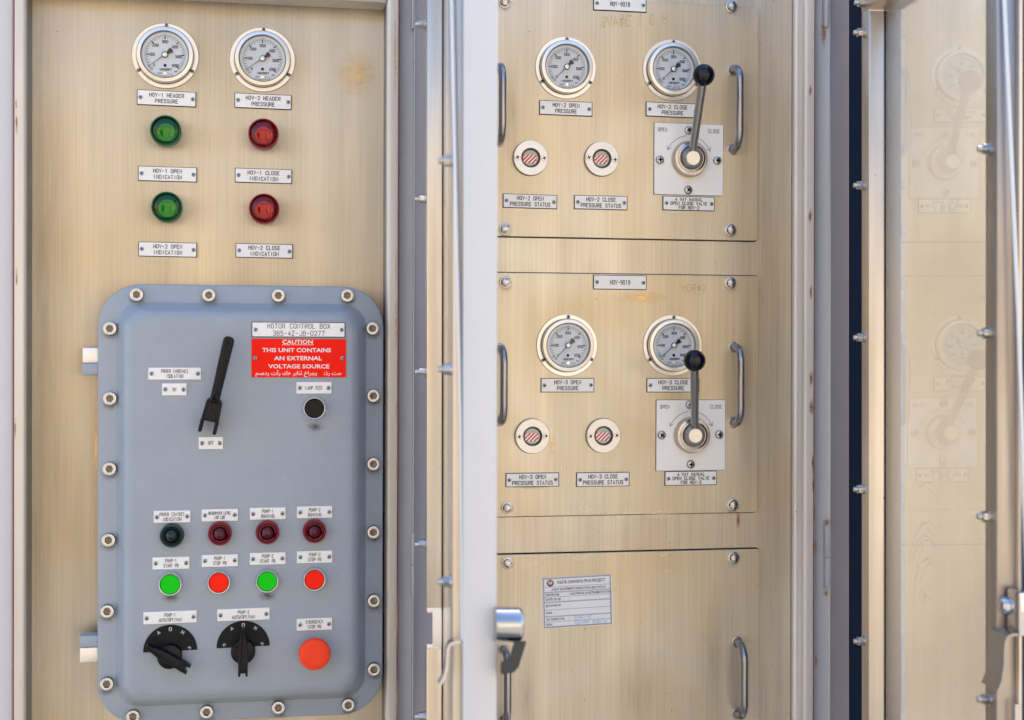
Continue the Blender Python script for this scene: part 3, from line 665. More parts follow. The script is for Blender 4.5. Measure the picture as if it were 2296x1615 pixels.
def gauge(px, py, y, ang, model, label, scr=(88, 211, -29)):
    p = at(px, py, y); t = thing('pressure_gauge', label, 'pressure gauge', p, group='round pressure gauges')
    if not gp:
        for k, (m, ms) in gauge_parts().items(): gp[k] = m.build(k, ms, t, smooth=30)
        m = MB(); m.lathe([(GR_ * .69, .0092), (GR_ * .69, .0095)], 48); gp['dial_glass'] = m.build('dial_glass', M['dialglass'], t, smooth=30)
        m = MB(); m.lathe([(GR_ * .094, .004), (GR_ * .094, .0062)], 24); m.slot(1).lathe([(GR_ * .074, .006), (GR_ * .074, .0066), (GR_ * .06, .0070)], 24); gp['hub'] = m.build('hub', [M['black'], M['bright']], t)
    else:
        for k, o in gp.items(): share(o, t, kids=False).name = k
    if model not in gpr: gpr[model] = dial_print(model).build('dial_marking', [M['ink'], M['blueink'], M['satin']], t, smooth=0).data
    else: link('dial_marking', gpr[model], t)
    for k_ in t.children:
        if k_.name.split('.')[0] in ('dial', 'dial_marking', 'hub'): k_.location.y = -.0042
        if k_.name.split('.')[0] == 'dial_glass': k_.location.y = -.0022
    r = GR_; m = MB(); ol = [(0.0, .012), (.585, .004), (.585, -.004), (0, -.012), (-.09, -.035), (-.15, -.05), (-.235, -.085), (-.262, -.045), (-.27, 0), (-.262, .045), (-.235, .085), (-.15, .05), (-.09, .035)]
    m.slab([(a * r, b_ * r) for a, b_ in ol][::-1], .0052, .0058); m.build('pointer', M['black'], t, (0, -.0042, 0), rot=(0, -R(ang), 0), smooth=0)
    for a in scr: screw(t, math.cos(R(a)) * r * .925, math.sin(R(a)) * r * .925, .0026, .0016, y=-.0022)
    return t
gpr = {}
gauge(370.9, 126, 0, 217, '1036', 'pressure gauge above the HOV-1 HEADER PRESSURE plate, top left')
gauge(588.6, 134.6, 0, 215.7, '1008', 'pressure gauge above the HOV-2 HEADER PRESSURE plate')
gauge(1268.1, 152.9, PY, 225.7, '1008', 'pressure gauge above the HOV-2 OPEN PRESSURE plate')
gauge(1506.5, 157.8, PY, 222, '1008', 'upper right pressure gauge, partly hidden by the upper lever ball')
gauge(1270.9, 774.8, PY, 225.5, '1008', 'pressure gauge above the HOV-3 OPEN PRESSURE plate')
gauge(1507.4, 774.8, PY, 221, '1008', 'lower right pressure gauge, partly hidden by the lower lever ball')

# ------------------------------------------------------------------ big indicator lamps on the left panel
def hexdots(m, rad, h, step, rr):
    n = int(rad / step) + 1
    for j in range(-n * 2, n * 2 + 1):
        for i in range(-n * 2, n * 2 + 1):
            x = (i + .5 * (j & 1)) * step; z = j * step * .866
            if x * x + z * z < rad * rad: m.add([(x + rr * math.cos(a * math.pi / 3), -h, z + rr * math.sin(a * math.pi / 3)) for a in range(6)], [(0, 1, 2, 3, 4, 5)])
bl = {}
def big_lamp(px, py, colr, label):
    h = .024; q = at(px, py, -h); p = Vector((q.x, 0, q.z))
    t = thing('indicator_lamp', label, 'indicator lamp', p, group='large round indicator lamps on the left panel')
    g = colr == 'green'; r = .0197
    if colr not in bl:
        m = MB(); m.lathe([(r * 1.0, 0), (r * 1.0, .014), (r * 1.02, .015), (r * 1.02, .0225), (r * .98, h), (r * .92, h - .0002), (r * .90, .019)], 48, cap1=False)
        a = m.build('lamp_ring', M['gbody'] if g else M['rbody'], t)
        m = MB(); m.lathe([(r * .90, .012), (r * .90, .0195), (r * .88, .0215), (r * .68, .0240), (r * .4, .0250), (r * .15, .0255)], 48)
        b_ = m.build('lens', M['glens'] if g else M['rlens'], t)
        m = MB(); m.lathe([(r * .93, .011), (r * .93, .012)], 40); m.slot(1).lathe([(r * .60, .0123), (r * .59, .0126)], 32, (0.0, -.001))
        m.slot(2); m.off = Vector((0, 0, -.001)); hexdots(m, r * .5, .0129, r * .085, r * .018); m.off = Vector()
        c = m.build('reflector', [M['gbody'] if g else M['rbody'], M['gcore'] if g else M['rcore'], M['gbody'] if g else M['rbody']], t, smooth=0)
        bl[colr] = (a, b_, c)
    else:
        for o in bl[colr]: share(o, t, kids=False).name = o.name.split('.')[0]
big_lamp(371, 292, 'green', 'green indicator lamp just below the HOV-1 HEADER PRESSURE plate')
big_lamp(373.8, 463.6, 'green', 'green indicator lamp just above the HOV-2 OPEN INDICATION plate')
big_lamp(590.7, 299, 'red', 'dark red indicator lamp just below the HOV-2 HEADER PRESSURE plate')
big_lamp(592.3, 467.5, 'red', 'dark red indicator lamp just above the HOV-2 CLOSE INDICATION plate')

# ------------------------------------------------------------------ motor control box
BFL, BTOP = -.050, -.078           # flange face, raised cover face
bxl, bxr = at(218.5, 1100, BFL).x, at(859.0, 1100, BFL).x
bzt, bzb = at(540, 640, BFL).z, at(540, 1614, BFL).z
bcx, bcz = (bxl + bxr) / 2, (bzt + bzb) / 2
box = thing('motor_control_box', 'blue grey cast motor control box with bolted lid', 'electrical box', (bcx, 0, bcz))
def rrect(hw, hh, r, n=10):
    out = []
    for cx_, cz_, a0 in ((hw - r, hh - r, 0), (-hw + r, hh - r, 90), (-hw + r, -hh + r, 180), (hw - r, -hh + r, 270)):
        for i in range(n + 1):
            a = R(a0 + 90 * i / n); out.append((cx_ + r * math.cos(a), cz_ + r * math.sin(a)))
    return out
hw, hh = (bxr - bxl) / 2, (bzt - bzb) / 2
def rl(ins, h, r): return [(x, -h, z) for x, z in rrect(hw - ins, hh - ins, r)]
KR = .055
F, T = -BFL, -BTOP
m = MB(); m.loops([rl(.004, .0, KR - .004), rl(.004, F - .030, KR - .004), rl(.0, F - .028, KR), rl(0, F - .003, KR), rl(.0009, F - .0009, KR - .001), rl(.003, F, KR - .003),
    rl(.0215, F, KR - .0215), rl(.0235, F + .0006, KR - .0235), rl(.0253, F + .003, KR - .0245), rl(.0310, F + .015, KR - .026), rl(.0345, F + .0215, KR - .0265), rl(.039, T - .002, KR - .027), rl(.045, T - .0003, KR - .028), rl(.050, T, KR - .029)])
m.build('box_lid', M['boxpaint'], box, smooth=35)
capm = None
for px, py in [(306, 661), (468, 662), (624, 663), (779, 663), (836, 737), (838, 888), (838, 1041), (838, 1194), (839, 1348), (839, 1502), (246, 737), (246, 894), (245, 1052), (243, 1212), (240, 1372), (239, 1535), (298, 1608), (463, 1598), (624, 1588), (781, 1582)]:
    p = at(px, py, BFL - .008) ; p.y = BFL
    if capm is None: o = cap_mesh().build('cap_screw', [M['capface'], M['hexwell'], M['screw'], M['dark_steel']], box); capm = o.data
    else: o = link('cap_screw', capm, box)
    o.location = (p.x - bcx, BFL, p.z - bcz); o.rotation_euler = (0, random.uniform(0, 6), 0)
    s_ = stain(px + 1, py + 11, 42, 34, M['grime'], box, BFL, 'grime'); onto(box, s_)
# hinge lugs on the left
for py, s in ((828, 1), (1437, -1)):
    p = at(200, py, -.040)
    m = MB(); x1_ = at(232, py, -.040).x - bcx; x0_ = at(184 if s > 0 else 178, py, -.040).x - bcx
    m.box(x0_, x1_, -.046, -.020, p.z - bcz - .0080, p.z - bcz + .0080, .003); m.build('hinge_lug', M['boxpaint'], box)
    zc = at(200, py - 31 * s, -.040).z - bcz
    m = MB(); m.box(at(185 if s > 0 else 179, py, -.04).x - bcx, x1_ - .004, -.044, -.020, zc - .0102, zc + .0102, .0022); m.build('hinge_block', M['blast'], box)
    zc = (p.z - bcz) + .0095 * s
    m = MB(); m.box(x0_ + .008, x1_ - .004, -.036, -.024, zc - .002, zc + .002, .0005); m.build('hinge_pin', M['dark_steel'], box)
BF = BTOP
for px, py, w_, h_, ls, kw in [
        (704, 869.8, 78.5, 26, ['LAMP TEST'], {}), (392, 838, 118, 27, ['POWER (480VAC)', 'ISOLATION'], {}), (391.2, 873.3, 55, 27, ['ON'], {}), (473, 993.5, 54.2, 27.2, ['OFF'], {}),
        (386, 1158.5, 82, 26.8, ['POWER (24VDC)', 'INDICATION'], {}), (493, 1155, 81, 26.7, ['RESERVOIR LEVEL', 'LOW LOW'], {'pitch': 3.4, 'hgt': 6.3, 'gap': 9.2}),
        (600.4, 1151.5, 80, 26.3, ['PUMP-1', 'RUNNING'], {}), (705.4, 1148.4, 79, 26.4, ['PUMP-2', 'RUNNING'], {}), (383.6, 1262.4, 82.5, 27, ['PUMP-1', 'START PB'], {}),
        (493, 1257, 81, 26.8, ['PUMP-1', 'STOP PB'], {}), (600.2, 1252.3, 80, 26.5, ['PUMP-2', 'START PB'], {}), (705.5, 1248.7, 79, 26.6, ['PUMP-2', 'STOP PB'], {}),
        (381.6, 1384, 119.3, 27, ['PUMP-1', 'AUTO/OFF/MAN'], {'rot': -.01}), (546, 1377.5, 117, 26.5, ['PUMP-2', 'AUTO/OFF/MAN'], {'rot': -.008}), (705, 1399.4, 79, 26.5, ['EMERGENCY', 'STOP PB'], {'rot': -.006})]:
    kw = dict(dict(pitch=4.35, hgt=7.2, gap=11.0, sw=.95, sx=7.2), **kw)
    nameplate(px, py, w_, h_, ls, 'small white nameplate reading ' + ' '.join(ls), BF, 'plain', group=GB, **kw)
nameplate(669.8, 739.6, 209.5, 33.8, ['MOTOR CONTROL BOX', '385-4Z-JB-0277'], 'wide white nameplate reading MOTOR CONTROL BOX 385-4Z-JB-0277', BF, 'border', pitch=8.4, hgt=10.2, gap=16, sw=1.15, sx=8.5, group=GB)
# red caution plate
p = at(670.5, 803.3, BF); k = (DIST + BF) / FL * .99
t = thing('caution_sign', 'bright red CAUTION plate with white English and Arabic lettering', 'warning sign', p)
m = MB(); m.box(-104.5 * k, 104.5 * k, -.0014, .0003, -42.8 * k, 42.8 * k, .0003); m.build('sign_plate', M['red'], t, smooth=0)
m = MB(); h = .0017
for txt, x, z, fit in [('CAUTION', -3, 36.2, 67), ('THIS UNIT CONTAINS', -5, 17.8, 152), ('AN EXTERNAL', -2, -.3, 106), ('VOLTAGE SOURCE', 0, -18.5, 135)]:
    put_font(m, txt, x * k, (z - 4.2) * k, 12.6 * k, h, .28 * k, fit=fit * k)
m.stroke([(-37.5 * k, 29.8 * k), (32 * k, 29.8 * k)], 1.0 * k, h)
pf = {'ا': 'FE8D FE8D FE8E FE8E', 'ب': 'FE8F FE91 FE92 FE90', 'ت': 'FE95 FE97 FE98 FE96', 'ج': 'FE9D FE9F FEA0 FE9E', 'ح': 'FEA1 FEA3 FEA4 FEA2', 'خ': 'FEA5 FEA7 FEA8 FEA6', 'د': 'FEA9 FEA9 FEAA FEAA',
      'ذ': 'FEAB FEAB FEAC FEAC', 'ر': 'FEAD FEAD FEAE FEAE', 'ص': 'FEB9 FEBB FEBC FEBA', 'ك': 'FED9 FEDB FEDC FEDA', 'م': 'FEE1 FEE3 FEE4 FEE2', 'ن': 'FEE5 FEE7 FEE8 FEE6', 'ه': 'FEE9 FEEB FEEC FEEA', 'ي': 'FEF1 FEF3 FEF4 FEF2', 'آ': 'FE81 FE81 FE82 FE82', 'ئ': 'FE89 FE8B FE8C FE8A'}
NOJ = 'اآدذر'
def shape(s):
    out = []
    for i, ch in enumerate(s):
        if ch not in pf: out.append(ch); continue
        prev = i > 0 and s[i - 1] in pf and s[i - 1] not in NOJ; nxt = i + 1 < len(s) and s[i + 1] in pf and ch not in NOJ
        f = pf[ch].split(); out.append(chr(int(f[2] if prev and nxt else f[3] if prev else f[1] if nxt else f[0], 16)))
    return ''.join(reversed(out))
m2 = MB(); m2.slot(0)
put_font(m, shape('حت رذ:    يجراخ ئنابر هك رآت ردصم'), -.5 * k, -37.5 * k, 12.4 * k, h, .12 * k, fit=190 * k)
m.flat('lettering', M['whiteink'], t)
for s in (-1, 1): screw(t, s * 96.5 * k, 0, .0028, .0014, y=-.0014)

# small unlit lamps, push buttons
sl_ = {}
def small_lamp(px, py, c, label):
    q = at(px, py, BF - .012); t = thing('pilot_light', label, 'pilot light', (q.x, BF, q.z), group='small pilot lights on the motor control box')
    r = .0152
    if c not in sl_:
        m = MB(); m.lathe([(r, 0), (r, .0105), (r * .94, .0125), (r * .80, .0128), (r * .76, .0112)], 40, cap1=False); a = m.build('lamp_rim', M['gbody2'] if c == 'g' else M['rbody2'], t)
        m = MB(); m.lathe([(r * .77, .010), (r * .77, .0122), (r * .72, .0132), (r * .62, .0130), (r * .60, .0085)], 40, cap1=False); b_ = m.build('retaining_ring', M['blackmat'] if c == 'g' else M['dred'], t)
        m = MB(); m.lathe([(r * .62, .006), (r * .60, .0100), (r * .52, .0130), (r * .38, .0155), (r * .2, .0170), (r * .05, .0174)], 36); d_ = m.build('dome', M['dgreen'] if c == 'g' else M['dred'], t)
        sl_[c] = (a, b_, d_)
    else:
        for o in sl_[c]: share(o, t, kids=False).name = o.name.split('.')[0]
small_lamp(385, 1202, 'g', 'dark green unlit pilot light below the POWER (24VDC) INDICATION plate')
small_lamp(493, 1197.5, 'r', 'crimson unlit pilot light below the RESERVOIR LEVEL plate')
small_lamp(599.8, 1195, 'r', 'crimson unlit pilot light below the PUMP-1 RUNNING plate')
small_lamp(705.6, 1192.3, 'r', 'crimson unlit pilot light below the PUMP-2 RUNNING plate')
pb = {}
def push_button(px, py, c, label, grp='round push buttons on the motor control box'):
    q = at(px, py, BF - .011); t = thing('push_button', label, 'push button', (q.x, BF, q.z), group=grp)
    r = .0146
    if 'ring' not in pb:
        m = MB(); m.lathe([(r * 1.04, 0), (r * 1.04, .0075), (r, .0098), (r * .95, .0110), (r * .90, .0108), (r * .865, .0092), (r * .86, .006)], 48, cap1=False); pb['ring'] = m.build('bezel_ring', M['aluring'], t)
        m = MB(); m.lathe([(r * .86, .0070), (r * .86, .0072)], 40); pb['seat'] = m.build('seal', M['blackcore'], t)
    else:
        for o in list(pb.values()): share(o, t, kids=False).name = o.name.split('.')[0]
    m = MB(); m.lathe([(r * .835, .006), (r * .835, .0094), (r * .80, .0100), (r * .4, .0098)], 40); m.build('button_cap', M[c], t)
M['aluring'] = mat('anodised_aluminium', (.66, .68, .74), .28, 1)
push_button(705, 916, 'blackmat', 'black push button below the LAMP TEST plate')
push_button(381, 1311, 'green', 'bright green push button below the PUMP-1 START PB plate')
push_button(490.5, 1307.3, 'redb', 'bright red push button below the PUMP-1 STOP PB plate')
push_button(599, 1304.3, 'green', 'bright green push button below the PUMP-2 START PB plate')
push_button(705, 1300.7, 'redb', 'bright red push button below the PUMP-2 STOP PB plate')
for px, py in ((708, 957), (383, 1340), (600, 1336)): onto(box, stain(px, py, 46, 30, M['grime'], box, BF, 'grime'))
q = at(706, 1469, BF - .03)
t = thing('emergency_stop', 'orange red mushroom button below the EMERGENCY STOP PB plate', 'emergency stop', (q.x, BF, q.z))
r = .0205
m = MB(); m.lathe([(r * .62, 0), (r * .62, .016), (r * .5, .020)], 32); m.build('collar', M['aluring'], t)
m = MB(); m.lathe([(r * .66, .016), (r * .93, .017), (r, .020), (r * 1.0, .0255), (r * .96, .0285), (r * .88, .0298), (r * .5, .0300)], 56); m.build('mushroom_head', M['estop'], t)
m = MB(); 
for a0 in (200,):
    m.stroke([(math.cos(R(a)) * r * .72, math.sin(R(a)) * r * .72) for a in range(195, 272, 7)], .0005, .0302)
m.flat('turn_arrow', M['rcore'], t)

# rotary selector switches
def selector(px, py, kx, ky, tilt, label, hole):
    p = at(px, py, BF); t = thing('selector_switch', label, 'rotary switch', p, group='black rotary selector switches')
    k = (DIST + BF) / FL * .985; rr = 58.5 * k
    ol = [(rr * math.cos(R(a)), rr * math.sin(R(a))) for a in range(0, 181, 6)]
    m = MB(); m.slab(ol, 0, .0012, .0002); m.build('legend_plate', M['blackcore'], t, rot=(0, -.02, 0), smooth=0)
    m = MB()
    for ch, a in (('A', 121), ('0', 90), ('M', 57)):
        m.text(ch, rr * .84 * math.cos(R(a)), rr * .84 * math.sin(R(a)), 7 * k, 7 * k, 1.0 * k, .0014, rot=R(a - 90), wide=.75)
    m.flat('lettering', M['whiteink'], t)
    for s in (-1, 1): screw(t, s * 41 * k, 5.5 * k, .0024, .001, y=-.0012)
    kx, kz = (at(kx, ky, BF - .012) - p).x, (at(kx, ky, BF - .012) - p).z
    m = MB(); m.lathe([(27 * k, .0012), (27 * k, .010), (26 * k, .0115), (24 * k, .012)], 40, (0, 0)); kb = m.build('knob', M['black'], t, (kx, 0, kz), (0, -tilt, 0))
    m = MB()
    ol = [(-10.5, -42), (-10.5, 20), (-3.2, 55), (0, 57), (3.2, 55), (10.5, 20), (10.5, -42)]
    ol = [(a * k, b_ * k) for a, b_ in ol][::-1]
    m.slab(ol, .010, .026, .0016)
    m.box(-10.5 * k, -5.5 * k, -.0275, -.010, -49 * k, -28 * k, .0012); m.box(5.5 * k, 10.5 * k, -.0275, -.010, -49 * k, -28 * k, .0012)
    m.slot(1).box(-5.3 * k, 5.3 * k, -.0262, -.0245, -41 * k, -27 * k, .0004)
    m.build('pointer_grip', [M['blackmat'], M['blackcore']], kb)
selector(382, 1460, 380, 1474, -R(-59), 'selector switch under PUMP-1 AUTO/OFF/MAN, its grip turned aslant', 0)
selector(545.5, 1450.5, 545, 1463, 0, 'selector switch under PUMP-2 AUTO/OFF/MAN, its grip upright', 0)

# isolator lever
q = at(475, 925, BF - .02)
t = thing('isolator_handle', 'long black lever slanting up from above the OFF plate', 'switch lever', (q.x, BF, q.z), (0, R(13), 0))
k = (DIST + BF - .03) / FL
m = MB(); m.lathe([(18 * k, 0), (18 * k, .010)], 28); m.build('shaft_collar', M['blast'], t)
m = MB(); ol = rounded([(-19.5 * k, -20 * k), (19.5 * k, -20 * k), (17.5 * k, 26 * k), (9 * k, 33 * k), (-9 * k, 33 * k), (-17.5 * k, 26 * k)], .003, 3)
m.slab(ol, .008, .026, .002)
m.box(-20 * k, -12 * k, -.030, -.008, -47 * k, -14 * k, .0022); m.box(12 * k, 20 * k, -.030, -.008, -47 * k, -14 * k, .0022)
m.build('clevis', M['blackmat'], t)
m = MB(); g0 = 22 * k; g1 = 172 * k
ol = rounded([(-10.5 * k, g0), (10.5 * k, g0), (12.5 * k, g1), (-12.5 * k, g1)], [.004, .004, .007, .007], 4)
m.slab(ol, .022, .034, .0035)
m.slot(1).box(-5 * k, 5 * k, -.0348, -.033, g0 + 16 * k, g1 - 18 * k, .0006)
m.build('lever_grip', [M['black'], M['blackmat']], t)

# ------------------------------------------------------------------ pressure status sight windows
si = {}
def status(px, py, label, a=0.0):
    p = at(px, py, PY); t = thing('status_indicator', label, 'status indicator', p, group='red striped pressure status indicators')
    r = .0247
    if not si:
        m = MB(); m.lathe([(r * 1.01, 0), (r * 1.01, .0015), (r, .002)], 48, cap1=False); si['b'] = m.build('backing_ring', M['blackcore'], t)
        m = MB(); m.lathe([(r, .0018), (r, .0052), (r * .97, .0062), (r * .56, .0062)], 56, cap1=False); si['f'] = m.build('face_ring', M['blast'], t)
        m = MB(); m.lathe([(r * .565, .0060), (r * .56, .0066), (r * .53, .0064), (r * .44, .0030)], 44, cap1=False); si['w'] = m.build('window_bezel', M['bezeldark'], t)
        m = MB(); m.lathe([(r * .46, .0028), (r * .46, .0029)], 36)
        m.slot(1); x0_, x1_, z0_, z1_ = -r * .41, r * .33, -r * .29, r * .19
        m.box(x0_, x1_, -.0034, -.0030, z0_, z1_)
        m.slot(2)
        n = 5; wd = (x1_ - x0_)
        for i in range(-2, 5):
            xa_ = x0_ + i * wd / 3.2; poly = [(xa_, z0_), (xa_ + wd / 6.2, z0_), (xa_ + wd / 6.2 + (z1_ - z0_), z1_), (xa_ + (z1_ - z0_), z1_)]
            # clip to the drum window in x
            cl = []
            def clip(P, f, v):
                out = []
                for j in range(len(P)):
                    A, B = P[j - 1], P[j]
                    ia, ib = f(A[0]) <= f(v), f(B[0]) <= f(v)
                    if ia != ib:
                        s_ = (v - A[0]) / (B[0] - A[0]); out.append((v, A[1] + s_ * (B[1] - A[1])))
                    if ib: out.append(B)
                return out
            cl = clip(poly, lambda q_: q_, x1_)
            if cl: cl = clip(cl, lambda q_: -q_, x0_)
            if len(cl) >= 3: m.add([(a_, -.0037, b_) for a_, b_ in cl], [tuple(range(len(cl)))])
        si['d'] = m.build('striped_drum', [M['window_dark'], M['white'], M['redstripe']], t, smooth=0)
        m = MB(); m.lathe([(r * .45, .0042), (r * .45, .0044)], 32); si['g'] = m.build('sight_glass', M['dialglass'], t, smooth=0)
    else:
        for o in si.values(): share(o, t, kids=False).name = o.name.split('.')[0]
    for s in (-1, 1):
        screw(t, s * r * .775 * math.cos(a), s * r * .775 * math.sin(a), .0043, .0010, 'flat', y=-.0060)
M['redstripe'] = mat('red_stripe', (.72, .012, .02), .5, spec=.1)
status(1188.5, 355.2, 'status indicator above the HOV-2 OPEN PRESSURE STATUS plate')
status(1347.6, 357.2, 'status indicator above the HOV-2 CLOSE PRESSURE STATUS plate', -.06)
status(1192.6, 978, 'status indicator above the HOV-3 OPEN PRESSURE STATUS plate', .02)
status(1351.3, 976.8, 'status indicator above the HOV-3 CLOSE PRESSURE STATUS plate', .02)

# ------------------------------------------------------------------ lever valves
def valve(px, py, wpx, hpx, hub, tip, ball, scr, label, rowlab):
    p = at(px, py, PY); k = (DIST + PY) / FL * (1 + (px - 590) / 1e5)
    t = thing('lever_valve', label, 'valve', p, group='manual lever valves with black ball knobs')
    a, b_ = at(px - wpx / 2, py, PY), at(px + wpx / 2, py, PY); W = (b_.x - a.x) / 2; H = (at(px, py - hpx / 2, PY).z - at(px, py + hpx / 2, PY).z) / 2
    kx = 2 * W / wpx
    m = MB(); m.box(-W, W, -.0016, .0002, -H, H, .0002); m.build('plate_core', M['blackcore'], t, smooth=0)
    m = MB(); m.box(-W + .0005, W - .0005, -.0020, -.0012, -H + .0005, H - .0005, .0001); m.build('face_plate', M['white'], t, smooth=0)
    c = at(hub[0], hub[1], PY) - p
    m = MB(); h = .0022
    m.text('OPEN', -59 * kx, H - 16.3 * k, 5.4 * kx, 8 * k, 1.0 * k, h); m.text('CLOSE', 56 * kx, H - 16.3 * k, 5.4 * kx, 8 * k, 1.0 * k, h)
    rad = 54.5 * k
    for s in (1, -1):
        pts = [(c.x + s * rad * math.sin(R(a_)), c.z + rad * math.cos(R(a_))) for a_ in range(8, 70, 4)]
        m.stroke(pts, .9 * k, h)
        e = Vector(pts[-1]); d = (e - Vector(pts[-2])).normalized(); nn = Vector((-d.y, d.x))
        m.stroke([tuple(e - d * 8 * k + nn * 5 * k), tuple(e), tuple(e - d * 8 * k - nn * 5 * k)], .9 * k, h)
    m.flat('lettering', M['ink'], t)
    for sx_, sy_ in scr:
        q = at(sx_, sy_, PY - .004) - p; screw(t, q.x, q.z, .0064, .0042, 'dome', y=-.002)
    u = Vector((c.x, 0, c.z))
    m = MB(); m.lathe([(42.5 * k, .0020), (42.5 * k, .0026), (40.5 * k, .0030)], 56, (u.x, u.z)); m.build('flange_ring', M['rustring'], t)
    m = MB(); m.lathe([(40 * k, .0022), (40 * k, .0125), (38.5 * k, .0145), (33 * k, .0150), (31 * k, .0150)], 56, (u.x, u.z), cap1=False)
    m.lathe([(33 * k, .0145), (32.5 * k, .0165), (28.5 * k, .0172), (28 * k, .0150)], 56, (u.x, u.z), cap1=False)
    m.lathe([(28.2 * k, .0140), (28 * k, .0162), (27 * k, .0168)], 48, (u.x + .6 * k, u.z - .5 * k)); m.build('collar', M['turned'], t)
    # eccentric cone towards the bright shaft end
    th = .030; e = at(tip[0], tip[1], PY - th) - p
    m = MB(); ls = []
    for s_ in range(7):
        f = s_ / 6; r_ = (27 - 11 * f) * k; cx_ = u.x + (e.x - u.x) * f; cz_ = u.z + (e.z - u.z) * f; hgt = .0160 + (th - .0160) * f
        ls.append([(cx_ + r_ * math.cos(2 * math.pi * i / 40), -hgt, cz_ + r_ * math.sin(2 * math.pi * i / 40)) for i in range(40)])
    m.loops(ls); m.build('cone', M['coned'], t)
    m = MB(); m.lathe([(16.2 * k, th - .002), (16.2 * k, th + .0006), (15.6 * k, th + .001)], 40, (e.x, e.z)); m.build('shaft_end', M['bright'], t)
    lb = at(tip[0] - 1.5, tip[1] - 15, PY - .022) - p; lt = at(ball[0], ball[1], PY - .085) - p
    lb = Vector((lb.x, lb.y, lb.z)); lt = Vector((lt.x, lt.y, lt.z))
    m = MB(); m.tube([lb, lb.lerp(lt, .5), lt], [.0056, .0058, .0060], 28); m.build('lever_rod', M['leverrod'], t)
    m = MB()
    n = 28; ls = []
    R_ = .0151
    for i in range(1, n):
        a_ = math.pi * i / n; ls.append([(R_ * math.sin(a_) * math.cos(2 * math.pi * j / 40), R_ * math.sin(a_) * math.sin(2 * math.pi * j / 40), R_ * math.cos(a_)) for j in range(40)])
    m.loops(ls, True, True); m.build('ball_knob', M['ball'], t, lt, smooth=60)
M['turned'] = mat('machined_collar', (.48, .46, .44), .25, 1)
M['rustring'] = mat('discoloured_ring', (.52, .43, .33), .45, .8, var=.3, vscale=220)
M['coned'] = mat('dull_cone', (.42, .41, .40), .34, 1)
M['leverrod'] = mat('lever_stainless', (.44, .43, .41), .3, 1, bump=.1, bscale=900)
M['ball'] = mat('glossy_black_ball', (.002, .004, .009), .05, spec=.38)
valve(1543.6, 358, 155.5, 161, (1543.7, 358), (1554.2, 354.7), (1577.8, 168.7), [(1544.7, 292.5), (1480, 358.5), (1608.7, 360.3), (1543.7, 426)], 'lever valve below the upper right gauge, its lever leaning right', 'HOV-2')
valve(1548.3, 976, 155.5, 159, (1548.7, 975.3), (1559.2, 977.2), (1557.3, 809), [(1547, 908), (1484, 976), (1613, 974.8), (1549.2, 1041.5)], 'lever valve below the lower right gauge, its lever upright', 'HOV-3')

# ------------------------------------------------------------------ inspection sticker
cs = [at(1213.5, 1296, PY), at(1370.5, 1287, PY), at(1375, 1400, PY), at(1217.8, 1410, PY)]
c = sum(cs, Vector()) / 4; W = ((cs[1] - cs[0]).length + (cs[2] - cs[3]).length) / 4; H = ((cs[0] - cs[3]).length + (cs[1] - cs[2]).length) / 4
ang = math.atan2((cs[1] - cs[0]).z + (cs[2] - cs[3]).z, (cs[1] - cs[0]).x + (cs[2] - cs[3]).x)
t = thing('inspection_sticker', 'white inspection sticker with a ruled form and blue handwriting', 'sticker', (c.x, PY, c.z), (0, -ang, 0))
m = MB(); m.box(-W, W, -.0004, .0001, -H, H); m.build('sticker_sheet', M['paper'], t, smooth=0)
U = 2 * W / 157.0; h = .0006
m = MB()
m.stroke([(-76 * U, -54 * U), (76 * U, -54 * U), (76 * U, 54 * U), (-76 * U, 54 * U)], .5 * U, h, True)
m.stroke([(-74.2 * U, -52.4 * U), (74.2 * U, -52.4 * U), (74.2 * U, 52.4 * U), (-74.2 * U, 52.4 * U)], .9 * U, h, True)
ys = [34, 23.4, 22, 12.4, 2, .6, -15.3, -29.4, -30.8, -41.5]
for z in ys: m.stroke([(-73.5 * U, z * U), (73.5 * U, z * U)], .5 * U, h)
put_font(m, 'D6376: SAFANIYA PH-II PROJECT', 10 * U, 40.5 * U, 9.6 * U, h, .13 * U, fit=107 * U)
put_font(m, 'JOINT EQUIPMENT INSPECTION (JEI) STATUS', 4 * U, 26.5 * U, 6.4 * U, h, .10 * U, fit=121 * U)
for txt, z, fit in [('DISCIPLINE', 15.2, 30), ('DATE OF JEI', 5.2, 33), ('JEI DONE BY', -8.2, 34), ('SIGN', -24, 13), ('QC INSPECTOR', -38.3, 41), ('SIGN', -49.3, 13)]:
    put_font(m, txt, (-70.5 + fit / 2) * U, z * U, 6.4 * U, h, .10 * U, fit=fit * U)
    put_font(m, ':', -19 * U, z * U, 6.4 * U, h, .10 * U)
put_font(m, 'ELECTRICAL & INSTRUMENTATION', 30 * U, 15.2 * U, 6.4 * U, h, .10 * U, fit=90 * U)
m.flat('lettering', M['ink'], t)
m = MB()
for i, ch in enumerate('ENRIVE'): m.text(ch, (-5 + i * 6.6) * U, -35.6 * U, 6.4 * U, 7 * U, .8 * U, h, rot=-.1)
for i, ch in enumerate('9/6/14'): m.text(ch, (35 + i * 5.5) * U, -46.5 * U, 5.4 * U, 8 * U, .8 * U, h, rot=-.12)
m.stroke([(x * U, z * U) for x, z in [(4, -43), (-3, -42), (-8, -45), (-4, -47), (3, -47.5), (-2, -50.5), (-9, -50), (2, -50.5), (8, -48), (6, -45), (13, -42.6), (22, -43.5), (26, -46.5), (18, -48.5), (10, -48), (15, -45), (17, -47.5), (19, -44.5)]], .9 * U, h)
m.flat('handwriting', M['blueink'], t)
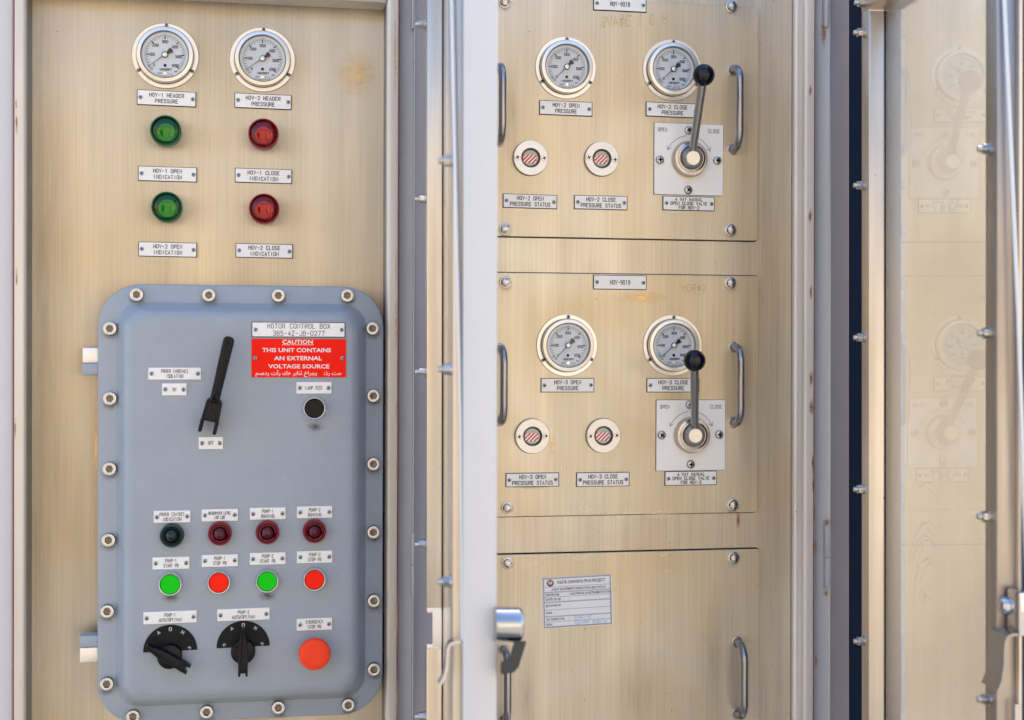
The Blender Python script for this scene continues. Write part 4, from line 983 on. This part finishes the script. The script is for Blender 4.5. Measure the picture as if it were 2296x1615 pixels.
m = MB(); m.lathe([(8 * U, .0004), (8 * U, .00055)], 28, (-59.5 * U, 43 * U)); m.slot(1).lathe([(5.2 * U, .0005), (5.2 * U, .00065)], 24, (-59.5 * U, 43 * U))
m.slot(2).stroke([(-62.6 * U, 40.4 * U), (-62.6 * U, 45.8 * U), (-59.5 * U, 41.8 * U), (-56.4 * U, 45.8 * U), (-56.4 * U, 40.4 * U)], 1.7 * U, .0008)
for i, ch in enumerate('MCDERMOTT'):
    a = R(165 - i * 18.7); m.text(ch, (-59.5 + 6.6 * math.cos(a)) * U, (43 + 6.6 * math.sin(a)) * U, 2.0 * U, 1.9 * U, .35 * U, .0008, rot=a - math.pi / 2)
m.build('round_logo', [M['logoblue'], M['logored'], M['whiteink']], t, smooth=0)

# ------------------------------------------------------------------ the two swung-open doors
def nut_mesh():
    m = MB(); m.loops([circ(.0068, 0), circ(.0068, .0012)], cap1=True); m.loops([circ(.0060, .001), circ(.0060, .0024)], cap1=True)
    m.loops([hexloop(.0058, .0024), hexloop(.0058, .0075), hexloop(.0058, .0082, round_=.6)]); 
    m.loops([circ(.0031, .008), circ(.0031, .0128), circ(.0026, .0134)])
    for k in range(3): m.lathe([(.0031, .0092 + k * .0014), (.0034, .0097 + k * .0014), (.0031, .0102 + k * .0014)], 16, cap1=False)
    return m
nutm = [None]
class Door:
    def __init__(s, name, label, x0, lean, tilt):
        s.x0, s.lean = x0, R(lean)
        s.p0 = Vector((x0, 0, CZ)); 
        s.u = Vector((-math.sin(s.lean), -math.cos(s.lean), 0)); s.n = Vector((-math.cos(s.lean), math.sin(s.lean), 0))   # along the leaf, out of its near face
        s.rz = math.atan2(s.u.y, s.u.x)
        s.t = thing(name, label, 'cabinet door', s.p0)
        s.t.rotation_mode = 'XYZ'
        s.t.matrix_world = Matrix.Translation(s.p0) @ Matrix.Rotation(tilt, 4, 'Y') @ Matrix.Rotation(s.rz, 4, 'Z')
        bpy.context.view_layer.update()
    def loc(s, px, py, off=0.0):
        """local (u, z) where the sight line meets the leaf's plane raised by off"""
        M_ = s.t.matrix_world; n = (M_.to_3x3() @ Vector((0, -1, 0))); q = meet(px, py, M_ @ Vector((0, -off, 0)), n)
        l = M_.inverted() @ q; return l.x, l.z
    def u_(s, px, off=0.0): return s.loc(px, 800, off)[0]
def rails(D, P, u0, u1, u2, u3, zt, pieces, mt_front, mt_side):
    pass
PR = .020                                        # how far the glazing frame stands off the leaf
# right-hand door -----------------------------------------------------------------
D = Door('glazed_door', 'right glazed cabinet door swung open, mirroring the instrument panel', .7925, 3.75, R(-.32))
t = D.t
PRr = .0215
ua, ub = D.u_(1931, PRr), D.u_(1984.5, 0)
uc = D.u_(2208, PRr) ; ud = uc + (ub - ua) * 1.05
ue = ud + .008
z0, z1 = ZL - CZ + .03, ZH - CZ - .02
us = D.u_(1903, -.004)
m = MB(); m.box(us, ua + .004, .004, .0055, z0, z1); m.build('gasket_channel', M['navy'], t, smooth=0)
m = MB(); m.box(us - .001, us + .0006, .0035, .022, z0, z1, .0002); m.build('channel_lip', M['jamb_side'], t, smooth=0)
ztop = D.loc(1950, 22, PRr)[1]
M['tube'] = steel('glazing_frame_stainless', (1, 0, 0), a=(.64, .60, .55), b=(.64, .57, .48), rough=.36, aniso=.3, contrast=.08)
for a_, b_ in ((ua, ub), (uc, ud)):
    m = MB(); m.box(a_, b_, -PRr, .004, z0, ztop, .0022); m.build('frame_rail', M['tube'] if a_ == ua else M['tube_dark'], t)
m = MB(); m.box(ua, ud, -PRr - .0004, .004, ztop + .0012, ztop + .026, .0022); m.build('frame_rail', M['tube'], t)
m = MB(); m.box(ua + .001, ub, -PRr + .0004, 0, ztop - .0006, ztop + .0018, .0008); m.build('weld_bead', M['blast'], t)
m = MB(); m.box(ub - .003, ub + .0016, -.0004, .0030, z0, ztop); m.build('glazing_seal', M['rubber'], t, smooth=0)
m = MB(); m.box(ub, uc + .003, 0.0, .003, z0, ztop + .004); m.build('window_pane', M['glass'], t, smooth=0)
m = MB(); m.box(ud, ue, -.002, .004, z0, z1, .001); m.build('door_sheet_margin', M['jamb_side'], t, smooth=0)
m = MB(); m.box(ue, ue + .0016, .0095, .030, z0, z1, .0006); m.build('door_edge', M['greypaint'], t)
m = MB(); m.box(ue - .001, ue + .001, .0015, .0092, z0, z1, .0004); m.build('edge_seal', M['bluegap'], t)
for a_, b_, c_, d_ in ((us, ub - .008, z0, z1), (uc + .004, ue, z0, z1), (ub - .008, uc + .004, ztop + .004, z1)):
    m = MB(); m.box(a_, b_, .024, .030, c_, d_, .001); m.build('outer_skin', M['post'], t, smooth=0)
m = MB()
for kk in range(22):
    cu_, cz_ = D.loc(2085 + random.uniform(-8, 8), 1330 + random.uniform(-10, 40)); ra = random.uniform(.012, .075); rb_ = ra * random.uniform(1.5, 2.4); a0 = random.uniform(60, 130); a1 = a0 + random.uniform(15, 70)
    m.stroke([(cu_ + ra * 1.1 * math.cos(R(a0 + (a1 - a0) * i / 8)), cz_ - .03 + rb_ * math.sin(R(a0 + (a1 - a0) * i / 8))) for i in range(9)], random.uniform(.0004, .0011), .0006)
for kk in range(16):
    cu_, cz_ = D.loc(random.uniform(1998, 2050), random.uniform(60, 1500)); ln_ = random.uniform(.006, .05)
    m.stroke([(cu_ + random.uniform(-.001, .001), cz_ + ln_ * i / 4) for i in range(5)], random.uniform(.0004, .0012), .0006)
m.flat('scuff_marks', M['scuff'], t)
for px, py, far in [(1932, 70, 0), (1932, 414, 0), (1933, 757, 0), (1939, 1101, 0), (1946, 1449, 0), (2214, 332, 1), (2216, 747, 1), (2224, 1163, 1), (2238, 1585, 1), (1934, -3, 2)]:
    uu, zz = D.loc(px, py, PRr + .006)
    if far == 1: uu = (uc + ud) / 2 - .002
    elif far == 2: zz = ztop + .013; uu = ua + .012
    else: uu = (ua + ub) / 2 - .004
    if nutm[0] is None: o = nut_mesh().build('stud_nut', M['fastener'], t); nutm[0] = o.data
    else: o = link('stud_nut', nutm[0], t)
    o.location = (uu, -PRr, zz); o.rotation_euler = (0, random.uniform(0, 1), 0)
# latch bar and hook of the right door
ul, zl_ = D.loc(2262, 1385, PRr)
m = MB(); m.tube([(ud + .014, .004, zl_ + .02), (ud + .014, -.006, zl_ + .3), (ud + .006, -.017, zl_ + .62), (ud + .006, -.018, z1 - .05)], .0022, 12); m.build('latch_rod', M['pale_rod'], t)
m = MB(); m.tube([(ud + .012, -.006, zl_ - .09), (ud + .012, -.006, z0 + .05)], .0026, 12); m.build('latch_rod', M['chrome'], t)
def hook(t, uu, zz, off, mirror=1, mt='chrome'):
    pts = [(0, 0), (-.004, .0), (-.022, -.002), (-.027, -.006), (-.029, -.014), (-.030, -.035), (-.034, -.050), (-.040, -.058), (-.036, -.060), (-.030, -.054), (-.026, -.036), (-.025, -.016), (-.022, -.008), (0, -.006)]
    return pts
def hook_mesh(wd, kx=1.0, kz=1.0):
    m = MB(); c_ = [(0, 0), (-.018, -.0005), (-.0245, -.003), (-.028, -.010), (-.029, -.030), (-.033, -.046), (-.040, -.056)]
    c_ = [(a_ * kx, b_ * kz) for a_, b_ in c_]; th = .0026; V = []
    n = len(c_)
    for i, (a_, b_) in enumerate(c_):
        p_ = Vector(c_[max(i - 1, 0)]); q_ = Vector(c_[min(i + 1, n - 1)]); d_ = (q_ - p_).normalized(); nn = Vector((-d_.y, d_.x)) * th / 2
        V.append((Vector((a_, b_)) + nn, Vector((a_, b_)) - nn))
    vs = []
    for s_ in (-wd / 2, wd / 2):
        for a_, b_ in V: vs += [(s_, a_.x, a_.y), (s_, b_.x, b_.y)]
    k_ = 2 * n; fs = []
    for i in range(n - 1):
        a_ = 2 * i
        fs += [(a_, a_ + 2, k_ + a_ + 2, k_ + a_), (a_ + 1, k_ + a_ + 1, k_ + a_ + 3, a_ + 3), (a_, a_ + 1, a_ + 3, a_ + 2), (k_ + a_, k_ + a_ + 2, k_ + a_ + 3, k_ + a_ + 1)]
    fs += [(0, k_, k_ + 1, 1), (k_ - 2, k_ - 1, 2 * k_ - 1, 2 * k_ - 2)]
    m.add(vs, fs); return m
lat = MB(); lat.box(-.010, .016, -.010, .002, -.022, .022, .002); lat.build('latch_body', M['chrome'], t, (ud + .016, -.004, zl_ + .004))
lat = MB(); lat.lathe([(.009, 0), (.009, .006), (.007, .009), (.003, .010)], 24); lat.build('latch_boss', M['chrome'], t, (ud + .007, -.012, zl_ + .008))
hook_mesh(.036, .6, 1.0).build('latch_hook', M['dark_steel'], t, (ud + .012, -.010, D.loc(2240, 1412, PRr)[1]))
# violet-grey hinge return of the leaf, hinges
q1 = D.t.matrix_world @ Vector((us, .006, 0))
x62 = xa(1862, -.034)
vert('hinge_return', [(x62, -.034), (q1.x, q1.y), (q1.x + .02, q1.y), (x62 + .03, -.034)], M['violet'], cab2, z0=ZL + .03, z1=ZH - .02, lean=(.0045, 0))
def hinge(parent, px0, px1, py0, py1, y):
    a_, b_ = at(px0, (py0 + py1) / 2, y), at(px1, (py0 + py1) / 2, y); zz1, zz0 = at(px0, py0, y).z, at(px0, py1, y).z
    zm = zz0 + (zz1 - zz0) * .5
    m = MB(); m.box(a_.x, b_.x, y, y + .012, zm + .0008, zz1, .0012); o = m.build('hinge_leaf', M['post'], parent)
    m = MB(); m.box(a_.x + .0004, b_.x - .0003, y, y + .012, zz0, zm - .0008, .0012); m.build('hinge_leaf', M['post'], parent)
    return o
hinge(cab2, 1851.5, 1864.5, 1178, 1322, -.036); hinge(cab2, 1849.5, 1858.5, -70, 59, -.036)
for px, py, ww, hh in [(1846, 75, 18, 90), (1853, 1172, 26, 26), (1851, 1330, 16, 24)]: stain(px, py, ww, hh, M['rust'], cab2, -.0305, h=.001)

# middle door ---------------------------------------------------------------------
D = Door('middle_door', 'open cabinet door seen edge-on with a pale white edge', .2262, 2.7, R(-.12))
t = D.t
PRm = .0195
ua, ub = D.u_(955.5, PRm), D.u_(992.5, 0)
ua = ub - .024
uf = .625 / math.cos(D.lean)
ud = uf - .030; uc = ud - .024
us = ua - .045
m = MB(); m.box(us, ua + .004, .002, .004, z0, z1); m.build('gasket_channel', M['navy'], t, smooth=0)
# rails; the hinge-side rail is notched where the latch passes
zn0 = D.loc(985, 1447, PRm)[1]; zn1 = D.loc(985, 1540, PRm)[1]
ztop2 = ztop + .06
for za_, zb_ in ((zn0, ztop2), (z0, zn1)):
    m = MB(); m.box(ua, ub, -PRm, .002, za_, zb_, .0020); m.build('frame_rail', M['tube'], t)
    zz = za_ if za_ == zn0 else zb_
    m = MB(); m.box(ua + .001, ub + .0004, -PRm + .0006, 0, zz - .0035, zz + .0035, .0016); m.build('weld_bead', M['blast'], t)
m = MB(); m.box(ub - .0015, ub + .0008, -.012, .002, zn1, zn0, .0006); m.build('notch_cheek', M['blast'], t)
m = MB(); m.box(ua + .006, ub - .002, -.003, .001, zn1 + .004, zn0 - .006, .001); m.build('notch_slot', M['rubber'], t, smooth=0)
m = MB(); m.box(uc, ud, -PRm, .002, z0, ztop2, .0020); m.build('frame_rail', M['tube'], t)
m = MB(); m.box(ua, ud, -PRm - .0004, .002, ztop2 + .001, ztop2 + .026, .002); m.build('frame_rail', M['tube'], t)
m = MB(); m.box(ub - .003, ub + .0016, -.0006, .0025, z0, ztop2); m.build('glazing_seal', M['rubber'], t, smooth=0)
m = MB(); m.box(ub, uc + .003, 0.0, .003, z0, ztop2 + .004); m.build('window_pane', M['glass'], t, smooth=0)
m = MB(); m.box(ud, uf - .001, -.002, .002, z0, z1, .001); m.build('door_sheet_margin', M['jamb_side'], t, smooth=0)
m = MB(); m.box(ud + .016, uf - .006, -.006, -.001, z0, z1, .001); m.build('edge_seal', M['bluegap'], t, smooth=0)
for a_, b_, c_, d_ in ((us, ub + .004, z0, z1), (uc - .004, uf - .001, z0, z1), (ub + .004, uc - .004, ztop2, z1)):
    m = MB(); m.box(a_, b_, .012, .016, c_, d_, .001); m.build('outer_skin', M['post'], t, smooth=0)
i0 = D.t.matrix_world.inverted()
e0 = (i0 @ at(1038.5, 800, -.622)); e1 = (i0 @ at(1114, 800, -.622))
m = MB(); m.box(uf - .006, uf, e0.y, e1.y, z0, z1, .0022); m.build('door_edge', M['post'], t)
for px, py, far in [(945, 54, 0), (948, 446, 0), (950, 833, 0), (951, 1220, 0), (955, 1606, 0), (1001, 360, 1), (1010, 828, 1), (1013, 1304, 1)]:
    uu, zz = D.loc(px + 3, py, PRm + .006)
    uu = (ua + ub) / 2 if not far else (uc + ud) / 2
    # height from the sight line at that distance along the leaf
    w_ = D.t.matrix_world @ Vector((uu, -PRm, 0)); zz = at(px, py, w_.y).z - CZ
    o = link('stud_nut', nutm[0], t); o.location = (uu, -PRm, zz); o.rotation_euler = (0, random.uniform(0, 1), 0)
# rods, hooks, lever handle
zr = at(1000, 1440, -.58).z - CZ
m = MB(); m.tube([(ud + .010, -.010, zr), (ud + .010, -.012, zr + .22), (ud + .006, -.018, zr + .50), (ud + .002, -.027, z1 - .12)], .0026, 12); m.build('latch_rod', M['pale_rod'], t)
m = MB(); m.tube([(ud + .010, -.010, zr - .09), (ud + .010, -.010, z0 + .05)], .0026, 12); m.build('latch_rod', M['chrome'], t)
hook_mesh(.017, .62, .72).build('latch_hook', M['chrome'], t, (ud + .008, -.008, at(1020, 1430, -.59).z - CZ))
# outer lever handle on the far side of the leaf, reaching past the pale edge
hy = -.625
def hz(px, py): q = at(px, py, hy); return q
cs = [hz(1112, 1362), hz(1164, 1362), hz(1172, 1386), hz(1178, 1437), hz(1112, 1438)]
wi = t.matrix_world.inverted()
def lp_(pts, y): 
    return [wi @ at(px, py, y) for px, py in pts]
# barrel: a rounded cylinder whose axis runs out of the far face (local +y)
c0_ = wi @ at(1108, 1400, hy - .005); c1_ = wi @ at(1166, 1400, hy - .005)
rb = (at(1140, 1362, hy).z - at(1140, 1438, hy).z) / 2
m = MB(); m.tube([c0_, c0_.lerp(c1_, .9), c1_, c1_ + (c1_ - c0_) * .06], [rb, rb, rb * .97, rb * .86], 32); hb = m.build('handle_barrel', M['barrel'], t, smooth=50)
prof = [(1139, 1437), (1178, 1437), (1180, 1441), (1163, 1496), (1152, 1508), (1126, 1513), (1122, 1508), (1123, 1485), (1134, 1480), (1143, 1470), (1152, 1441)]
m = MB()
o_ = lp_(prof, hy - .018); i_ = lp_(prof, hy + .004)
m.loops([o_, i_], True, True); m.build('lever_grip', M['darkhandle'], t, smooth=30)
# violet hinge return and hinges on the left cabinet side
q1 = D.t.matrix_world @ Vector((us, .004, 0)); q2 = D.t.matrix_world @ Vector((ua, .001, 0))
x29 = xa(928.5, -.030)
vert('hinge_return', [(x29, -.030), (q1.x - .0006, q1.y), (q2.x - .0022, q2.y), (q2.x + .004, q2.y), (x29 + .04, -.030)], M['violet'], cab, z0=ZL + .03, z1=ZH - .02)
vert('return_edge', [(x29 - .0016, -.031), (x29, -.031), (x29, -.020), (x29 - .0016, -.020)], M['post'], cab, z0=ZL + .03, z1=ZH - .02)
hinge(cab, 922.5, 929.5, 1196, 1340, -.033); hinge(cab, 923, 929, -70, 64, -.033)
